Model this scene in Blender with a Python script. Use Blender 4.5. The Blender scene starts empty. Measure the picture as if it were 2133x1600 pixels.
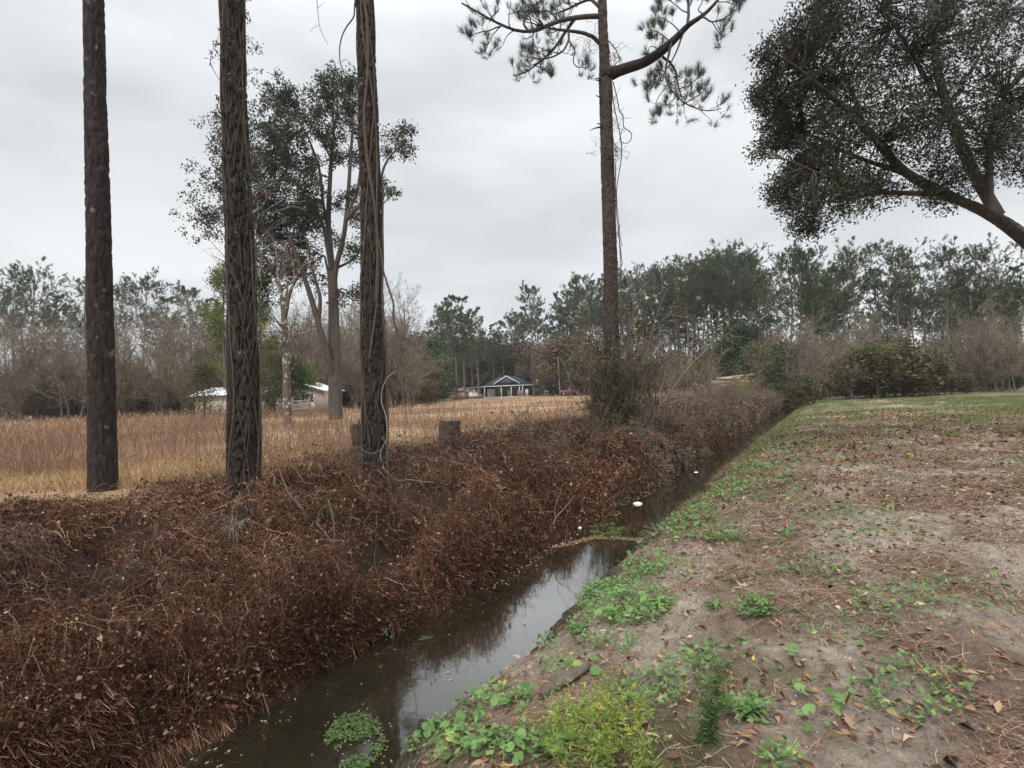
import bpy, math
import numpy as np
from mathutils import Matrix

# ------------------------------------------------------------------ basics
scene = bpy.context.scene
COL = scene.collection
F_PX = 1110.0
EYE = np.array([0.0, 0.0, 2.5])
_p, _r = math.radians(.83), math.radians(2.2)
FW = np.array([0, math.cos(_p), math.sin(_p)])
_R0 = np.array([1.0, 0, 0]); _U0 = np.cross(_R0, FW)
RT = math.cos(_r)*_R0 - math.sin(_r)*_U0
UP = math.sin(_r)*_R0 + math.cos(_r)*_U0
_a = math.radians(31)
DD = np.array([math.sin(_a), math.cos(_a)])      # along the ditch
NN = np.array([-math.cos(_a), math.sin(_a)])     # to its left

def ray(x, y):
    return FW + RT*((x-1066.5)/F_PX) - UP*((y-800)/F_PX)
def at(x, y, Y):
    d = ray(x, y); return EYE + d*(Y/d[1])
def on_plane(x, y, z):
    d = ray(x, y); return EYE + d*((z-EYE[2])/d[2])
def sd(s, d):
    return np.asarray(s)[..., None]*DD + np.asarray(d)[..., None]*NN
def to_sd(x, y):
    return x*DD[0]+y*DD[1], x*NN[0]+y*NN[1]

# ------------------------------------------------------------------ noise
def _hash(ix, iy, iz, seed):
    h = (ix.astype(np.uint32)*np.uint32(374761393) + iy.astype(np.uint32)*np.uint32(668265263)
         + iz.astype(np.uint32)*np.uint32(2147483647) + np.uint32((seed*144665) & 0xffffffff))
    h = (h ^ (h >> np.uint32(13)))*np.uint32(1274126177)
    h = (h ^ (h >> np.uint32(16)))*np.uint32(2246822519)
    return ((h ^ (h >> np.uint32(15))) & np.uint32(0xffffff)).astype(np.float64)/float(0xffffff)
def vnoise(x, y, z=0.0, seed=0):
    x, y, z = np.broadcast_arrays(np.asarray(x, float), np.asarray(y, float), np.asarray(z, float))
    fx, fy, fz = np.floor(x), np.floor(y), np.floor(z)
    u, v, w = x-fx, y-fy, z-fz
    u, v, w = u*u*(3-2*u), v*v*(3-2*v), w*w*(3-2*w)
    ix, iy, iz = fx.astype(np.int64), fy.astype(np.int64), fz.astype(np.int64)
    out = 0
    for a in (0, 1):
        for b in (0, 1):
            for c in (0, 1):
                k = (u if a else 1-u)*(v if b else 1-v)*(w if c else 1-w)
                out = out + k*_hash(ix+a, iy+b, iz+c, seed)
    return out
def fbm(x, y, z=0.0, seed=0, oct=3):
    s, a, t = 0, 1.0, 0
    for i in range(oct):
        s = s + a*vnoise(np.asarray(x)*2**i, np.asarray(y)*2**i, np.asarray(z)*2**i, seed+i*17)
        t += a; a *= .5
    return s/t
def smooth(a, b, x):
    if a > b: return 1-smooth(b, a, x)
    t = np.clip((x-a)/(b-a), 0, 1); return t*t*(3-2*t)

# ------------------------------------------------------------------ terrain
KD = np.array([-900, -10, -3, 0, 1.1, 1.7, 2.2, 2.65, 3.0, 3.8, 4.22, 4.45, 5, 6, 6.6, 7.4, 8.2, 9.5, 12, 900])
KZ = np.array([1.1, 1.05, 1.0, .92, .80, .62, .36, 0, -.3, -.3, .08, .42, .72, .90, 1.02, 1.2, 1.25, 1.23, 1.22, 1.22])
KF = np.array([1.1, 1.05, 1.0, .98, .95, .95, .95, .95, .95, .95, .95, .95, 1, 1.1, 1.15, 1.2, 1.22, 1.22, 1.22, 1.22])
def terr(x, y):
    s, d = to_sd(np.asarray(x, float), np.asarray(y, float))
    wob = (fbm(s*.33, d*0+3, seed=5, oct=2)-.5)*.34*np.clip(1-np.abs(d-3.3)/3, 0, 1)
    dw = d + wob + (fbm(s*1.3, d*0+7, seed=6, oct=4)-.5)*.52*np.exp(-((d-2.4)/.5)**2) + (fbm(s*1.7, d*0+17, seed=16, oct=3)-.5)*.4*np.exp(-((d-4.15)/.35)**2)
    z = np.interp(dw, KD, KZ)
    zf = np.interp(d, KD, KF)
    k = smooth(80, 96, s)
    z = z*(1-k) + zf*k
    mound = smooth(4.0, 4.7, d)*(1-smooth(8.3, 9.6, d))*smooth(-9, -5, s)*(1-smooth(70, 90, s))
    z = z + mound*((fbm(s*.8, d*.9, seed=9, oct=3)-.47)*1.05*(1-.65*smooth(5.8, 7.6, d)))
    # mound around the stump
    z = z + .55*np.exp(-(((s-10.0)/.7)**2+((d-6.75)/.55)**2))
    near = np.exp(-np.maximum(np.hypot(x, y)-8, 0)/12)
    right = 1-smooth(2.2, 2.7, d)
    z = z + right*near*((fbm(s*1.4, d*1.4, seed=21, oct=3)-.5)*.23 + (fbm(s*4.5, d*4.5, seed=31, oct=2)-.5)*.05)
    z = z + smooth(9, 14, d)*(fbm(s*.25, d*.25, seed=41, oct=2)-.5)*.16
    return z
def on_ground(x, y):
    d = ray(x, y)
    t = np.concatenate([np.linspace(1.2, 20, 1500), np.linspace(20, 260, 1500)])
    p = EYE + d*t[:, None]
    g = terr(p[:, 0], p[:, 1])
    i = int(np.argmax(p[:, 2] <= g))
    q = p[i].copy(); q[2] = g[i]; return q

# ------------------------------------------------------------------ mesh gathering
def nrm(v):
    return v/np.maximum(np.linalg.norm(v, axis=-1, keepdims=True), 1e-9)
class Geo:
    def __init__(self): self.v = []; self.f = []; self.t = []; self.n = 0; self.mi = []
    def add(self, v, f, tint=.5, mi=0):
        v = np.asarray(v, float).reshape(-1, 3); f = np.asarray(f, np.int64)
        self.v.append(v); self.f.append(f+self.n); self.n += len(v)
        self.t.append(np.broadcast_to(np.asarray(tint, float), (len(f),)).copy())
        self.mi.append(np.full(len(f), mi, np.int32))
        return self
    def build(self, name, mats, parent=None, smooth_=False, origin=None, col=None):
        me = bpy.data.meshes.new(name)
        V = np.concatenate(self.v)
        if origin is None:
            origin = np.zeros(3)
        V = V-np.asarray(origin)
        me.vertices.add(len(V)); me.vertices.foreach_set('co', V.ravel().astype(np.float32))
        lens = np.concatenate([np.full(len(f), f.shape[1], np.int32) for f in self.f])
        loops = np.concatenate([f.ravel() for f in self.f]).astype(np.int32)
        me.loops.add(len(loops)); me.loops.foreach_set('vertex_index', loops)
        me.polygons.add(len(lens))
        st = np.zeros(len(lens), np.int32); st[1:] = np.cumsum(lens)[:-1]
        me.polygons.foreach_set('loop_start', st)
        me.update(calc_edges=True)
        if smooth_:
            me.polygons.foreach_set('use_smooth', np.ones(len(lens), bool))
        a = me.attributes.new('tint', 'FLOAT', 'FACE')
        a.data.foreach_set('value', np.concatenate(self.t).astype(np.float32))
        if col is not None:
            c = me.attributes.new('col', 'FLOAT_COLOR', 'POINT')
            c.data.foreach_set('color', col.ravel().astype(np.float32))
        if not isinstance(mats, (list, tuple)): mats = [mats]
        for m in mats: me.materials.append(m)
        if len(mats) > 1:
            me.polygons.foreach_set('material_index', np.concatenate(self.mi))
        o = bpy.data.objects.new(name, me); COL.objects.link(o)
        if parent is not None: o.parent = parent
        else: o.location = origin
        return o
def tag(o, label=None, cat=None, group=None, kind=None):
    if label: o['label'] = label
    if cat: o['category'] = cat
    if group: o['group'] = group
    if kind: o['kind'] = kind
    return o
def empty(name, loc, label, cat, group=None):
    o = bpy.data.objects.new(name, None); COL.objects.link(o)
    o.location = loc; o.empty_display_size = .2
    return tag(o, label, cat, group)
def copy_tree(o, loc, rz=0., sc=1., label=None, group=None):
    c = o.copy(); COL.objects.link(c); c.location = loc; c.rotation_euler = (0, 0, rz)
    c.scale = (sc, sc, sc) if np.isscalar(sc) else sc
    if label: c['label'] = label
    if group: c['group'] = group
    for ch in list(o.children):
        k = ch.copy(); COL.objects.link(k); k.parent = c
        for g in list(ch.children):
            q = g.copy(); COL.objects.link(q); q.parent = k
    return c

def frames(P):
    T = nrm(np.gradient(P, axis=-2))
    m = nrm(P[:, -1]-P[:, 0]+1e-6)
    ref = np.where(np.abs(m[:, 2:3]) < .8, np.array([0, 0, 1.]), np.array([1., 0, 0]))[:, None, :]
    A = nrm(np.cross(T, ref)); B = np.cross(T, A)
    return T, A, B
def tubes(g, P, R, S=6, tint=.5, mi=0):
    P = np.asarray(P, float); R = np.asarray(R, float)
    if P.ndim == 2: P = P[None]; R = np.broadcast_to(R, P.shape[1:2])[None]
    N, K, _ = P.shape
    R = np.broadcast_to(R, (N, K))
    T, A, B = frames(P)
    th = np.arange(S)*2*np.pi/S
    V = P[:, :, None]+R[:, :, None, None]*(np.cos(th)[:, None]*A[:, :, None]+np.sin(th)[:, None]*B[:, :, None])
    n, k, s = np.meshgrid(np.arange(N), np.arange(K-1), np.arange(S), indexing='ij')
    s2 = (s+1) % S
    i = lambda kk, ss: (n*K+kk)*S+ss
    Fq = np.stack([i(k, s), i(k, s2), i(k+1, s2), i(k+1, s)], -1).reshape(-1, 4)
    t = np.repeat(np.broadcast_to(np.asarray(tint, float), (N,)), (K-1)*S)
    g.add(V, Fq, t, mi)
    return g
def ribbons(g, P, W, rng, tint=.5, side=None, mi=0):
    P = np.asarray(P, float); N, K, _ = P.shape
    W = np.broadcast_to(W, (N, K))
    T = nrm(np.gradient(P, axis=1))
    if side is None:
        side = nrm(rng.normal(size=(N, 3)))
    S = nrm(np.cross(T, side[:, None, :]))
    V = np.stack([P-S*W[..., None]*.5, P+S*W[..., None]*.5], 2)
    n, k = np.meshgrid(np.arange(N), np.arange(K-1), indexing='ij')
    b = (n*K+k)*2
    Fq = np.stack([b, b+1, b+3, b+2], -1).reshape(-1, 4)
    g.add(V, Fq, np.repeat(np.broadcast_to(np.asarray(tint, float), (N,)), K-1), mi)
    return g
def leaves(g, C, dirv, up, L, W, tint=.5, mi=0, bend=.15):
    C = np.asarray(C, float); N = len(C)
    dirv = nrm(dirv); sdv = nrm(np.cross(dirv, up)); nv = np.cross(sdv, dirv)
    L = np.broadcast_to(L, (N,))[:, None]; W = np.broadcast_to(W, (N,))[:, None]
    V = np.stack([C, C+dirv*L*.45+sdv*W*.5+nv*W*bend, C+dirv*L, C+dirv*L*.45-sdv*W*.5+nv*W*bend], 1)
    b = np.arange(N)*4
    Fq = np.concatenate([np.stack([b, b+1, b+2], -1), np.stack([b, b+2, b+3], -1)])
    t = np.broadcast_to(np.asarray(tint, float), (N,))
    g.add(V, Fq, np.concatenate([t, t]), mi)
    return g
def blades(g, C, dirv, L, W, rng, tint=.5, mi=0):
    """thin triangles: needles"""
    C = np.asarray(C, float); N = len(C); dirv = nrm(dirv)
    sv = nrm(np.cross(dirv, rng.normal(size=(N, 3))))
    L = np.broadcast_to(L, (N,))[:, None]; W = np.broadcast_to(W, (N,))[:, None]
    V = np.stack([C-sv*W*.5, C+sv*W*.5, C+dirv*L], 1)
    b = np.arange(N)*3
    g.add(V, np.stack([b, b+1, b+2], -1), tint, mi)
    return g
def box(g, c, size, rz=0., tint=.5, mi=0):
    c = np.asarray(c, float); h = np.asarray(size, float)/2
    V = np.array([[x, y, z] for z in (-1, 1) for y in (-1, 1) for x in (-1, 1)], float)*h
    ca, sa = math.cos(rz), math.sin(rz)
    V = V @ np.array([[ca, sa, 0], [-sa, ca, 0], [0, 0, 1]]) + c
    g.add(V, [[0, 2, 3, 1], [4, 5, 7, 6], [0, 1, 5, 4], [2, 6, 7, 3], [0, 4, 6, 2], [1, 3, 7, 5]], tint, mi)
    return g
def prism(g, poly, y0, y1, tint=.5, mi=0):
    """polygon in (x, z) pushed from y0 to y1"""
    n = len(poly)
    V = [[x, y0, z] for x, z in poly]+[[x, y1, z] for x, z in poly]
    b = g.n
    g.add(V, [[i, (i+1) % n, n+(i+1) % n, n+i] for i in range(n)], tint, mi)
    g.f.append(np.array([list(range(n))[::-1]])+b); g.t.append(np.array([tint])); g.mi.append(np.array([mi], np.int32))
    g.f.append(np.array([[n+i for i in range(n)]])+b); g.t.append(np.array([tint])); g.mi.append(np.array([mi], np.int32))
    return g
def sim(rng, pos, dirv, L, K, wander=.25, pull=(0, 0, 0)):
    N = len(pos); P = np.empty((N, K, 3)); P[:, 0] = pos; d = nrm(dirv)
    L = np.broadcast_to(L, (N,)); pull = np.asarray(pull, float)
    for k in range(1, K):
        d = nrm(d+rng.normal(size=(N, 3))*wander+pull)
        P[:, k] = P[:, k-1]+d*(L/(K-1))[:, None]
    return P
def level(rng, P, R, n, t0, t1, ang, lr, rr, K, wander=.2, pull=(0, 0, .08), prof=None, rmin=.002):
    N, KP, _ = P.shape
    idx = np.repeat(np.arange(N), n); M = len(idx)
    t = rng.uniform(t0, t1, M)*(KP-1)
    k = np.minimum(t.astype(int), KP-2); f = (t-k)[:, None]
    pos = P[idx, k]*(1-f)+P[idx, k+1]*f
    tan = nrm(P[idx, k+1]-P[idx, k])
    rad = R[idx, k]*(1-f[:, 0])+R[idx, k+1]*f[:, 0]
    perp = nrm(np.cross(tan, rng.normal(size=(M, 3))))
    a = np.radians(rng.uniform(ang[0], ang[1], M))[:, None]
    dirv = np.cos(a)*tan+np.sin(a)*perp
    pl = np.linalg.norm(np.diff(P, axis=1), axis=2).sum(1)[idx]
    tt = (t/(KP-1)-t0)/max(t1-t0, 1e-6)
    L = pl*lr*rng.uniform(.65, 1.3, M)*(prof(tt) if prof else (1-.5*tt))
    C = sim(rng, pos, dirv, L, K, wander, pull)
    r0 = np.maximum(rad*rr, rmin)
    RR = r0[:, None]*np.linspace(1, .35, K)[None]
    return C, np.maximum(RR, rmin*.6)
def spline(pts, n):
    pts = np.asarray(pts, float)
    d = np.r_[0, np.cumsum(np.linalg.norm(np.diff(pts, axis=0), axis=1))]
    t = np.linspace(0, d[-1], n)
    q = np.stack([np.interp(t, d, pts[:, i]) for i in range(pts.shape[1])], 1)
    for _ in range(2):
        m = q.copy(); m[1:-1] = (q[:-2]+2*q[1:-1]+q[2:])/4; q = m
    return q
def pxpath(pts, Y0, Y1=None, n=16):
    Y1 = Y0 if Y1 is None else Y1
    k = len(pts)
    return spline([at(x, y, Y0+(Y1-Y0)*i/max(k-1, 1)) for i, (x, y) in enumerate(pts)], n)

# ------------------------------------------------------------------ materials
def new_mat(name, rough=.85):
    m = bpy.data.materials.new(name); m.use_nodes = True
    nt = m.node_tree; b = nt.nodes['Principled BSDF']; b.inputs['Roughness'].default_value = rough
    if 'Specular IOR Level' in b.inputs: b.inputs['Specular IOR Level'].default_value = .25
    return m, nt, b
def ramp(nt, stops):
    r = nt.nodes.new('ShaderNodeValToRGB'); e = r.color_ramp.elements
    while len(e) < len(stops): e.new(.5)
    for i, (p, c) in enumerate(stops):
        e[i].position = p; e[i].color = (*c, 1)
    return r
def noise(nt, scale, detail=4, rough=.6, stretch=None, coord='Object'):
    tc = nt.nodes.new('ShaderNodeTexCoord'); n = nt.nodes.new('ShaderNodeTexNoise')
    n.inputs['Scale'].default_value = scale; n.inputs['Detail'].default_value = detail; n.inputs['Roughness'].default_value = rough
    if stretch:
        mp = nt.nodes.new('ShaderNodeMapping'); mp.inputs['Scale'].default_value = stretch
        nt.links.new(tc.outputs[coord], mp.inputs[0]); nt.links.new(mp.outputs[0], n.inputs['Vector'])
    else: nt.links.new(tc.outputs[coord], n.inputs['Vector'])
    return n
def leaf_mat(name, stops, rough=.6, transl=.25):
    m, nt, b = new_mat(name, rough)
    a = nt.nodes.new('ShaderNodeAttribute'); a.attribute_name = 'tint'
    r = ramp(nt, stops); nt.links.new(a.outputs['Fac'], r.inputs[0]); nt.links.new(r.outputs[0], b.inputs['Base Color'])
    if transl:
        t = nt.nodes.new('ShaderNodeBsdfTranslucent'); nt.links.new(r.outputs[0], t.inputs[0])
        mx = nt.nodes.new('ShaderNodeMixShader'); mx.inputs[0].default_value = transl
        out = nt.nodes['Material Output']
        nt.links.new(b.outputs[0], mx.inputs[1]); nt.links.new(t.outputs[0], mx.inputs[2]); nt.links.new(mx.outputs[0], out.inputs[0])
    return m
def solid_mat(name, c1, c2, scale=3., rough=.8, bump=.0, stretch=None, detail=5, metal=0, lo=.3, hi=.7, bdist=.02):
    m, nt, b = new_mat(name, rough); b.inputs['Metallic'].default_value = metal
    n = noise(nt, scale, detail, .65, stretch); r = ramp(nt, [(lo, c1), (hi, c2)])
    nt.links.new(n.outputs[0], r.inputs[0]); nt.links.new(r.outputs[0], b.inputs['Base Color'])
    if bump:
        bp = nt.nodes.new('ShaderNodeBump'); bp.inputs['Strength'].default_value = bump; bp.inputs['Distance'].default_value = bdist
        nt.links.new(n.outputs[0], bp.inputs['Height']); nt.links.new(bp.outputs[0], b.inputs['Normal'])
    return m
def bark_mat(name, stops, scale=14., bump=.6, lichen=None):
    m, nt, b = new_mat(name, .95)
    n = noise(nt, scale, 8, .7, (1, 1, .28)); r = ramp(nt, stops)
    nt.links.new(n.outputs[0], r.inputs[0]); colr = r.outputs[0]
    if lichen:
        l = noise(nt, lichen[1], 3, .6); lr = ramp(nt, [(lichen[2], (0, 0, 0)), (lichen[2]+.06, (1, 1, 1))])
        nt.links.new(l.outputs[0], lr.inputs[0])
        mx = nt.nodes.new('ShaderNodeMixRGB'); mx.inputs[2].default_value = (*lichen[0], 1)
        nt.links.new(lr.outputs[0], mx.inputs[0]); nt.links.new(colr, mx.inputs[1]); colr = mx.outputs[0]
    nt.links.new(colr, b.inputs['Base Color'])
    bp = nt.nodes.new('ShaderNodeBump'); bp.inputs['Strength'].default_value = bump; bp.inputs['Distance'].default_value = .03
    nt.links.new(n.outputs[0], bp.inputs['Height']); nt.links.new(bp.outputs[0], b.inputs['Normal'])
    return m
M = {}
M['bark_near'] = bark_mat('bark_near', [(.25, (0.0157, 0.0122, 0.0114)), (.5, (0.0371, 0.0286, 0.0257)), (.75, (0.089, 0.0714, 0.0643))], 18, 1., ((.14, .13, .118), 6., .63))
M['bark_red'] = bark_mat('bark_red', [(.25, (0.0357, 0.0271, 0.0236)), (.5, (0.0714, 0.0528, 0.0457)), (.75, (0.136, 0.108, 0.0966))], 14, .8)
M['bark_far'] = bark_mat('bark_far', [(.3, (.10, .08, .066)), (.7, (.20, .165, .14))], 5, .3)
M['bark_oak'] = bark_mat('bark_oak', [(.3, (.055, .046, .04)), (.7, (.125, .105, .09))], 6, .4)
M['bark_lichen'] = bark_mat('bark_lichen', [(.3, (.08, .065, .052)), (.7, (.15, .125, .10))], 7, .4, ((.42, .41, .37), 5., .55))
M['twig'] = leaf_mat('twig', [(0, (.075, .054, .042)), (.55, (.175, .13, .10)), (1, (.32, .255, .205))], .9, 0)
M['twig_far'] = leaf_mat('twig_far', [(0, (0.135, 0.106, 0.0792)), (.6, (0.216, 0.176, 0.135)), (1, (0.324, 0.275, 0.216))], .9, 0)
M['vine'] = solid_mat('vine', (.06, .047, .037), (.125, .10, .078), 20, .9)
M['vine_pale'] = solid_mat('vine_pale', (.15, .12, .095), (.26, .22, .175), 20, .9)
M['pine_branch'] = solid_mat('pine_branch', (.055, .045, .038), (.10, .085, .072), 18, .95, .5)
M['needles'] = leaf_mat('needles', [(0, (.045, .058, .042)), (.6, (.075, .092, .06)), (1, (.12, .135, .08))], .6, .25)
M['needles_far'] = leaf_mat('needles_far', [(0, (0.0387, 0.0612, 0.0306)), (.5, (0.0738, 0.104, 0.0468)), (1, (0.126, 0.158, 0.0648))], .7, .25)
M['oak_leaf'] = leaf_mat('oak_leaf', [(0, (.03, .038, .022)), (.6, (.055, .066, .036)), (.93, (.09, .10, .05)), (1, (.18, .16, .05))], .5, .2)
M['green_dark'] = leaf_mat('green_dark', [(0, (.03, .05, .022)), (.6, (.055, .085, .035)), (1, (.09, .12, .05))], .6, .25)
M['green_yellow'] = leaf_mat('green_yellow', [(0, (.09, .11, .03)), (.6, (.16, .19, .05)), (1, (.24, .26, .07))], .6, .3)
M['olive'] = leaf_mat('olive', [(0, (.065, .06, .03)), (.6, (.12, .11, .052)), (1, (.19, .165, .08))], .7, .25)
M['bramble_stem'] = leaf_mat('bramble_stem', [(0, (0.0258, 0.0116, 0.00722)), (.45, (0.0907, 0.0385, 0.0203)), (.8, (0.197, 0.0941, 0.0525)), (1, (0.379, 0.239, 0.158))], .85, 0)
M['bramble_leaf'] = leaf_mat('bramble_leaf', [(0, (0.019, 0.00874, 0.00591)), (.45, (0.0857, 0.0349, 0.0184)), (.78, (0.197, 0.0941, 0.0525)), (1, (0.448, 0.306, 0.217))], .8, .15)
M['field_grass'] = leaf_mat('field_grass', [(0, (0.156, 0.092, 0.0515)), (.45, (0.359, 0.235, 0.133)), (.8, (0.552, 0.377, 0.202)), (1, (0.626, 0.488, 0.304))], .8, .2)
M['red_weed'] = leaf_mat('red_weed', [(0, (.14, .08, .052)), (.5, (.25, .15, .10)), (1, (.37, .255, .18))], .8, .15)
M['russet'] = leaf_mat('russet', [(0, (.10, .075, .045)), (.6, (.165, .12, .07)), (1, (.24, .18, .11))], .8, .2)
M['grass'] = leaf_mat('grass', [(0, (0.06, 0.09, 0.0264)), (.55, (0.132, 0.18, 0.054)), (.85, (0.228, 0.252, 0.096)), (1, (0.36, 0.288, 0.156))], .6, .3)
M['cover'] = leaf_mat('cover', [(0, (0.076, 0.145, 0.0484)), (.5, (0.138, 0.241, 0.076)), (.9, (0.221, 0.344, 0.11)), (1, (0.372, 0.427, 0.11))], .5, .3)
M['feather'] = leaf_mat('feather', [(0, (0.144, 0.204, 0.042)), (.5, (0.252, 0.336, 0.072)), (.93, (0.372, 0.444, 0.12)), (1, (0.66, 0.54, 0.072))], .6, .35)
M['tallweed'] = leaf_mat('tallweed', [(0, (0.0517, 0.0978, 0.0345)), (.6, (0.0978, 0.167, 0.0517)), (1, (0.184, 0.253, 0.0805))], .6, .3)
M['litter'] = leaf_mat('litter', [(0, (.045, .03, .022)), (.3, (.17, .09, .055)), (.6, (.31, .17, .10)), (.82, (.44, .29, .18)), (.96, (.56, .46, .34)), (1, (.58, .42, .09))], .7, .15)
M['pinestraw'] = leaf_mat('pinestraw', [(0, (.06, .032, .024)), (.5, (.19, .10, .068)), (.85, (.33, .21, .145)), (1, (.5, .4, .3))], .8, 0)
M['aquatic'] = leaf_mat('aquatic', [(0, (.04, .075, .02)), (.6, (.085, .14, .035)), (.9, (.14, .2, .05)), (1, (.3, .26, .2))], .5, .25)
M['bluegreen'] = leaf_mat('bluegreen', [(0, (.09, .115, .085)), (1, (.2, .24, .18))], .6, .25)
M['orange_leaf'] = leaf_mat('orange_leaf', [(0, (.22, .09, .04)), (1, (.42, .2, .09))], .7, .25)
M['dry_strap'] = leaf_mat('dry_strap', [(0, (.2, .16, .11)), (1, (.42, .36, .28))], .7, .1)
M['wood_grey'] = solid_mat('wood_grey', (.07, .056, .045), (.17, .14, .115), 9, .95, .9, (1, 1, .25))
M['log'] = solid_mat('log', (.27, .2, .155), (.46, .37, .30), 4, .9, .3)
M['log_end'] = solid_mat('log_end', (.44, .35, .25), (.58, .48, .36), 8, .9)
M['stump'] = bark_mat('stump', [(.3, (.06, .042, .034)), (.7, (.14, .10, .082))], 14, .8)
M['white'] = solid_mat('white', (.70, .70, .68), (.80, .80, .78), 3, .6)
M['offwhite'] = solid_mat('offwhite', (.52, .49, .44), (.62, .59, .53), 2, .7)
M['litter_white'] = solid_mat('litter_white', (.74, .73, .70), (.82, .81, .79), 12, .5)
M['bluegrey'] = solid_mat('bluegrey', (.065, .08, .095), (.085, .10, .115), 2, .8)
M['shingle'] = solid_mat('shingle', (.028, .034, .042), (.045, .052, .062), 6, .9)
M['brick'] = solid_mat('brick', (.13, .07, .055), (.20, .12, .095), 9, .9)
M['glass'] = solid_mat('glass', (.03, .035, .04), (.05, .055, .06), 2, .1)
M['siding'] = solid_mat('siding', (.44, .38, .33), (.54, .47, .41), 2, .8, .0, (1, 1, 9))
M['metal_roof'] = solid_mat('metal_roof', (.74, .75, .77), (.82, .83, .85), 3, .5)
M['shed_red'] = solid_mat('shed_red', (.20, .12, .09), (.29, .185, .145), 5, .9)
M['grey_roof'] = solid_mat('grey_roof', (.20, .20, .19), (.28, .275, .26), 4, .8)
M['car_white'] = solid_mat('car_white', (.74, .75, .76), (.80, .80, .80), 2, .3)
M['car_red'] = solid_mat('car_red', (.16, .06, .068), (.20, .085, .09), 2, .4)
M['tyre'] = solid_mat('tyre', (.02, .02, .02), (.035, .035, .035), 5, .9)
M['rim'] = solid_mat('rim', (.35, .35, .35), (.45, .45, .45), 5, .4, metal=.6)
M['fence_wood'] = solid_mat('fence_wood', (.24, .19, .15), (.36, .30, .25), 6, .9)
M['blue'] = solid_mat('blue', (.02, .10, .34), (.04, .15, .42), 8, .5)
M['gravel'] = solid_mat('gravel', (.36, .32, .27), (.46, .42, .36), 6, .95)
M['concrete'] = solid_mat('concrete', (.40, .38, .34), (.5, .48, .44), 3, .9)

# ground
def ground_mat():
    m, nt, b = new_mat('ground', .95)
    a = nt.nodes.new('ShaderNodeAttribute'); a.attribute_name = 'col'
    n1 = noise(nt, 75, 8, .85); n2 = noise(nt, 9, 8, .75)
    r1 = ramp(nt, [(.28, (.30, .28, .26)), (.5, (.95, .95, .95)), (.72, (1.6, 1.56, 1.52))])
    r2 = ramp(nt, [(.33, (.58, .54, .50)), (.66, (1.3, 1.28, 1.25))])
    nt.links.new(n1.outputs[0], r1.inputs[0]); nt.links.new(n2.outputs[0], r2.inputs[0])
    m1 = nt.nodes.new('ShaderNodeMixRGB'); m1.blend_type = 'MULTIPLY'; m1.inputs[0].default_value = 1
    m2 = nt.nodes.new('ShaderNodeMixRGB'); m2.blend_type = 'MULTIPLY'; m2.inputs[0].default_value = 1
    nt.links.new(a.outputs['Color'], m1.inputs[1]); nt.links.new(r1.outputs[0], m1.inputs[2])
    nt.links.new(m1.outputs[0], m2.inputs[1]); nt.links.new(r2.outputs[0], m2.inputs[2])
    nt.links.new(m2.outputs[0], b.inputs['Base Color'])
    bp = nt.nodes.new('ShaderNodeBump'); bp.inputs['Strength'].default_value = 1.; bp.inputs['Distance'].default_value = .018
    nt.links.new(n1.outputs[0], bp.inputs['Height']); nt.links.new(bp.outputs[0], b.inputs['Normal'])
    return m
M['ground'] = ground_mat()
def water_mat():
    m, nt, b = new_mat('ditch_water', .03)
    b.inputs['Specular IOR Level'].default_value = 0
    gl = nt.nodes.new('ShaderNodeBsdfGlossy'); gl.inputs['Roughness'].default_value = .05; gl.inputs['Color'].default_value = (.96, .96, .95, 1)
    fr = nt.nodes.new('ShaderNodeFresnel'); fr.inputs[0].default_value = 1.33
    mu = nt.nodes.new('ShaderNodeMath'); mu.operation = 'MULTIPLY'; mu.inputs[1].default_value = 4.6; nt.links.new(fr.outputs[0], mu.inputs[0])
    mn = nt.nodes.new('ShaderNodeMath'); mn.operation = 'MINIMUM'; mn.inputs[1].default_value = .5; nt.links.new(mu.outputs[0], mn.inputs[0]); mu = mn
    ms = nt.nodes.new('ShaderNodeMixShader'); nt.links.new(mu.outputs[0], ms.inputs[0]); nt.links.new(b.outputs[0], ms.inputs[1]); nt.links.new(gl.outputs[0], ms.inputs[2]); nt.links.new(ms.outputs[0], nt.nodes['Material Output'].inputs[0])
    n = noise(nt, 1.3, 4, .6); r = ramp(nt, [(.3, (.013, .0112, .0065)), (.7, (.022, .019, .0115))])
    nt.links.new(n.outputs[0], r.inputs[0]); nt.links.new(r.outputs[0], b.inputs['Base Color'])
    n2 = noise(nt, 9, 3, .5)
    bp = nt.nodes.new('ShaderNodeBump'); bp.inputs['Strength'].default_value = .035; bp.inputs['Distance'].default_value = .02
    nt.links.new(n2.outputs[0], bp.inputs['Height']); nt.links.new(bp.outputs[0], gl.inputs['Normal'])
    return m
M['water'] = water_mat()

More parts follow.
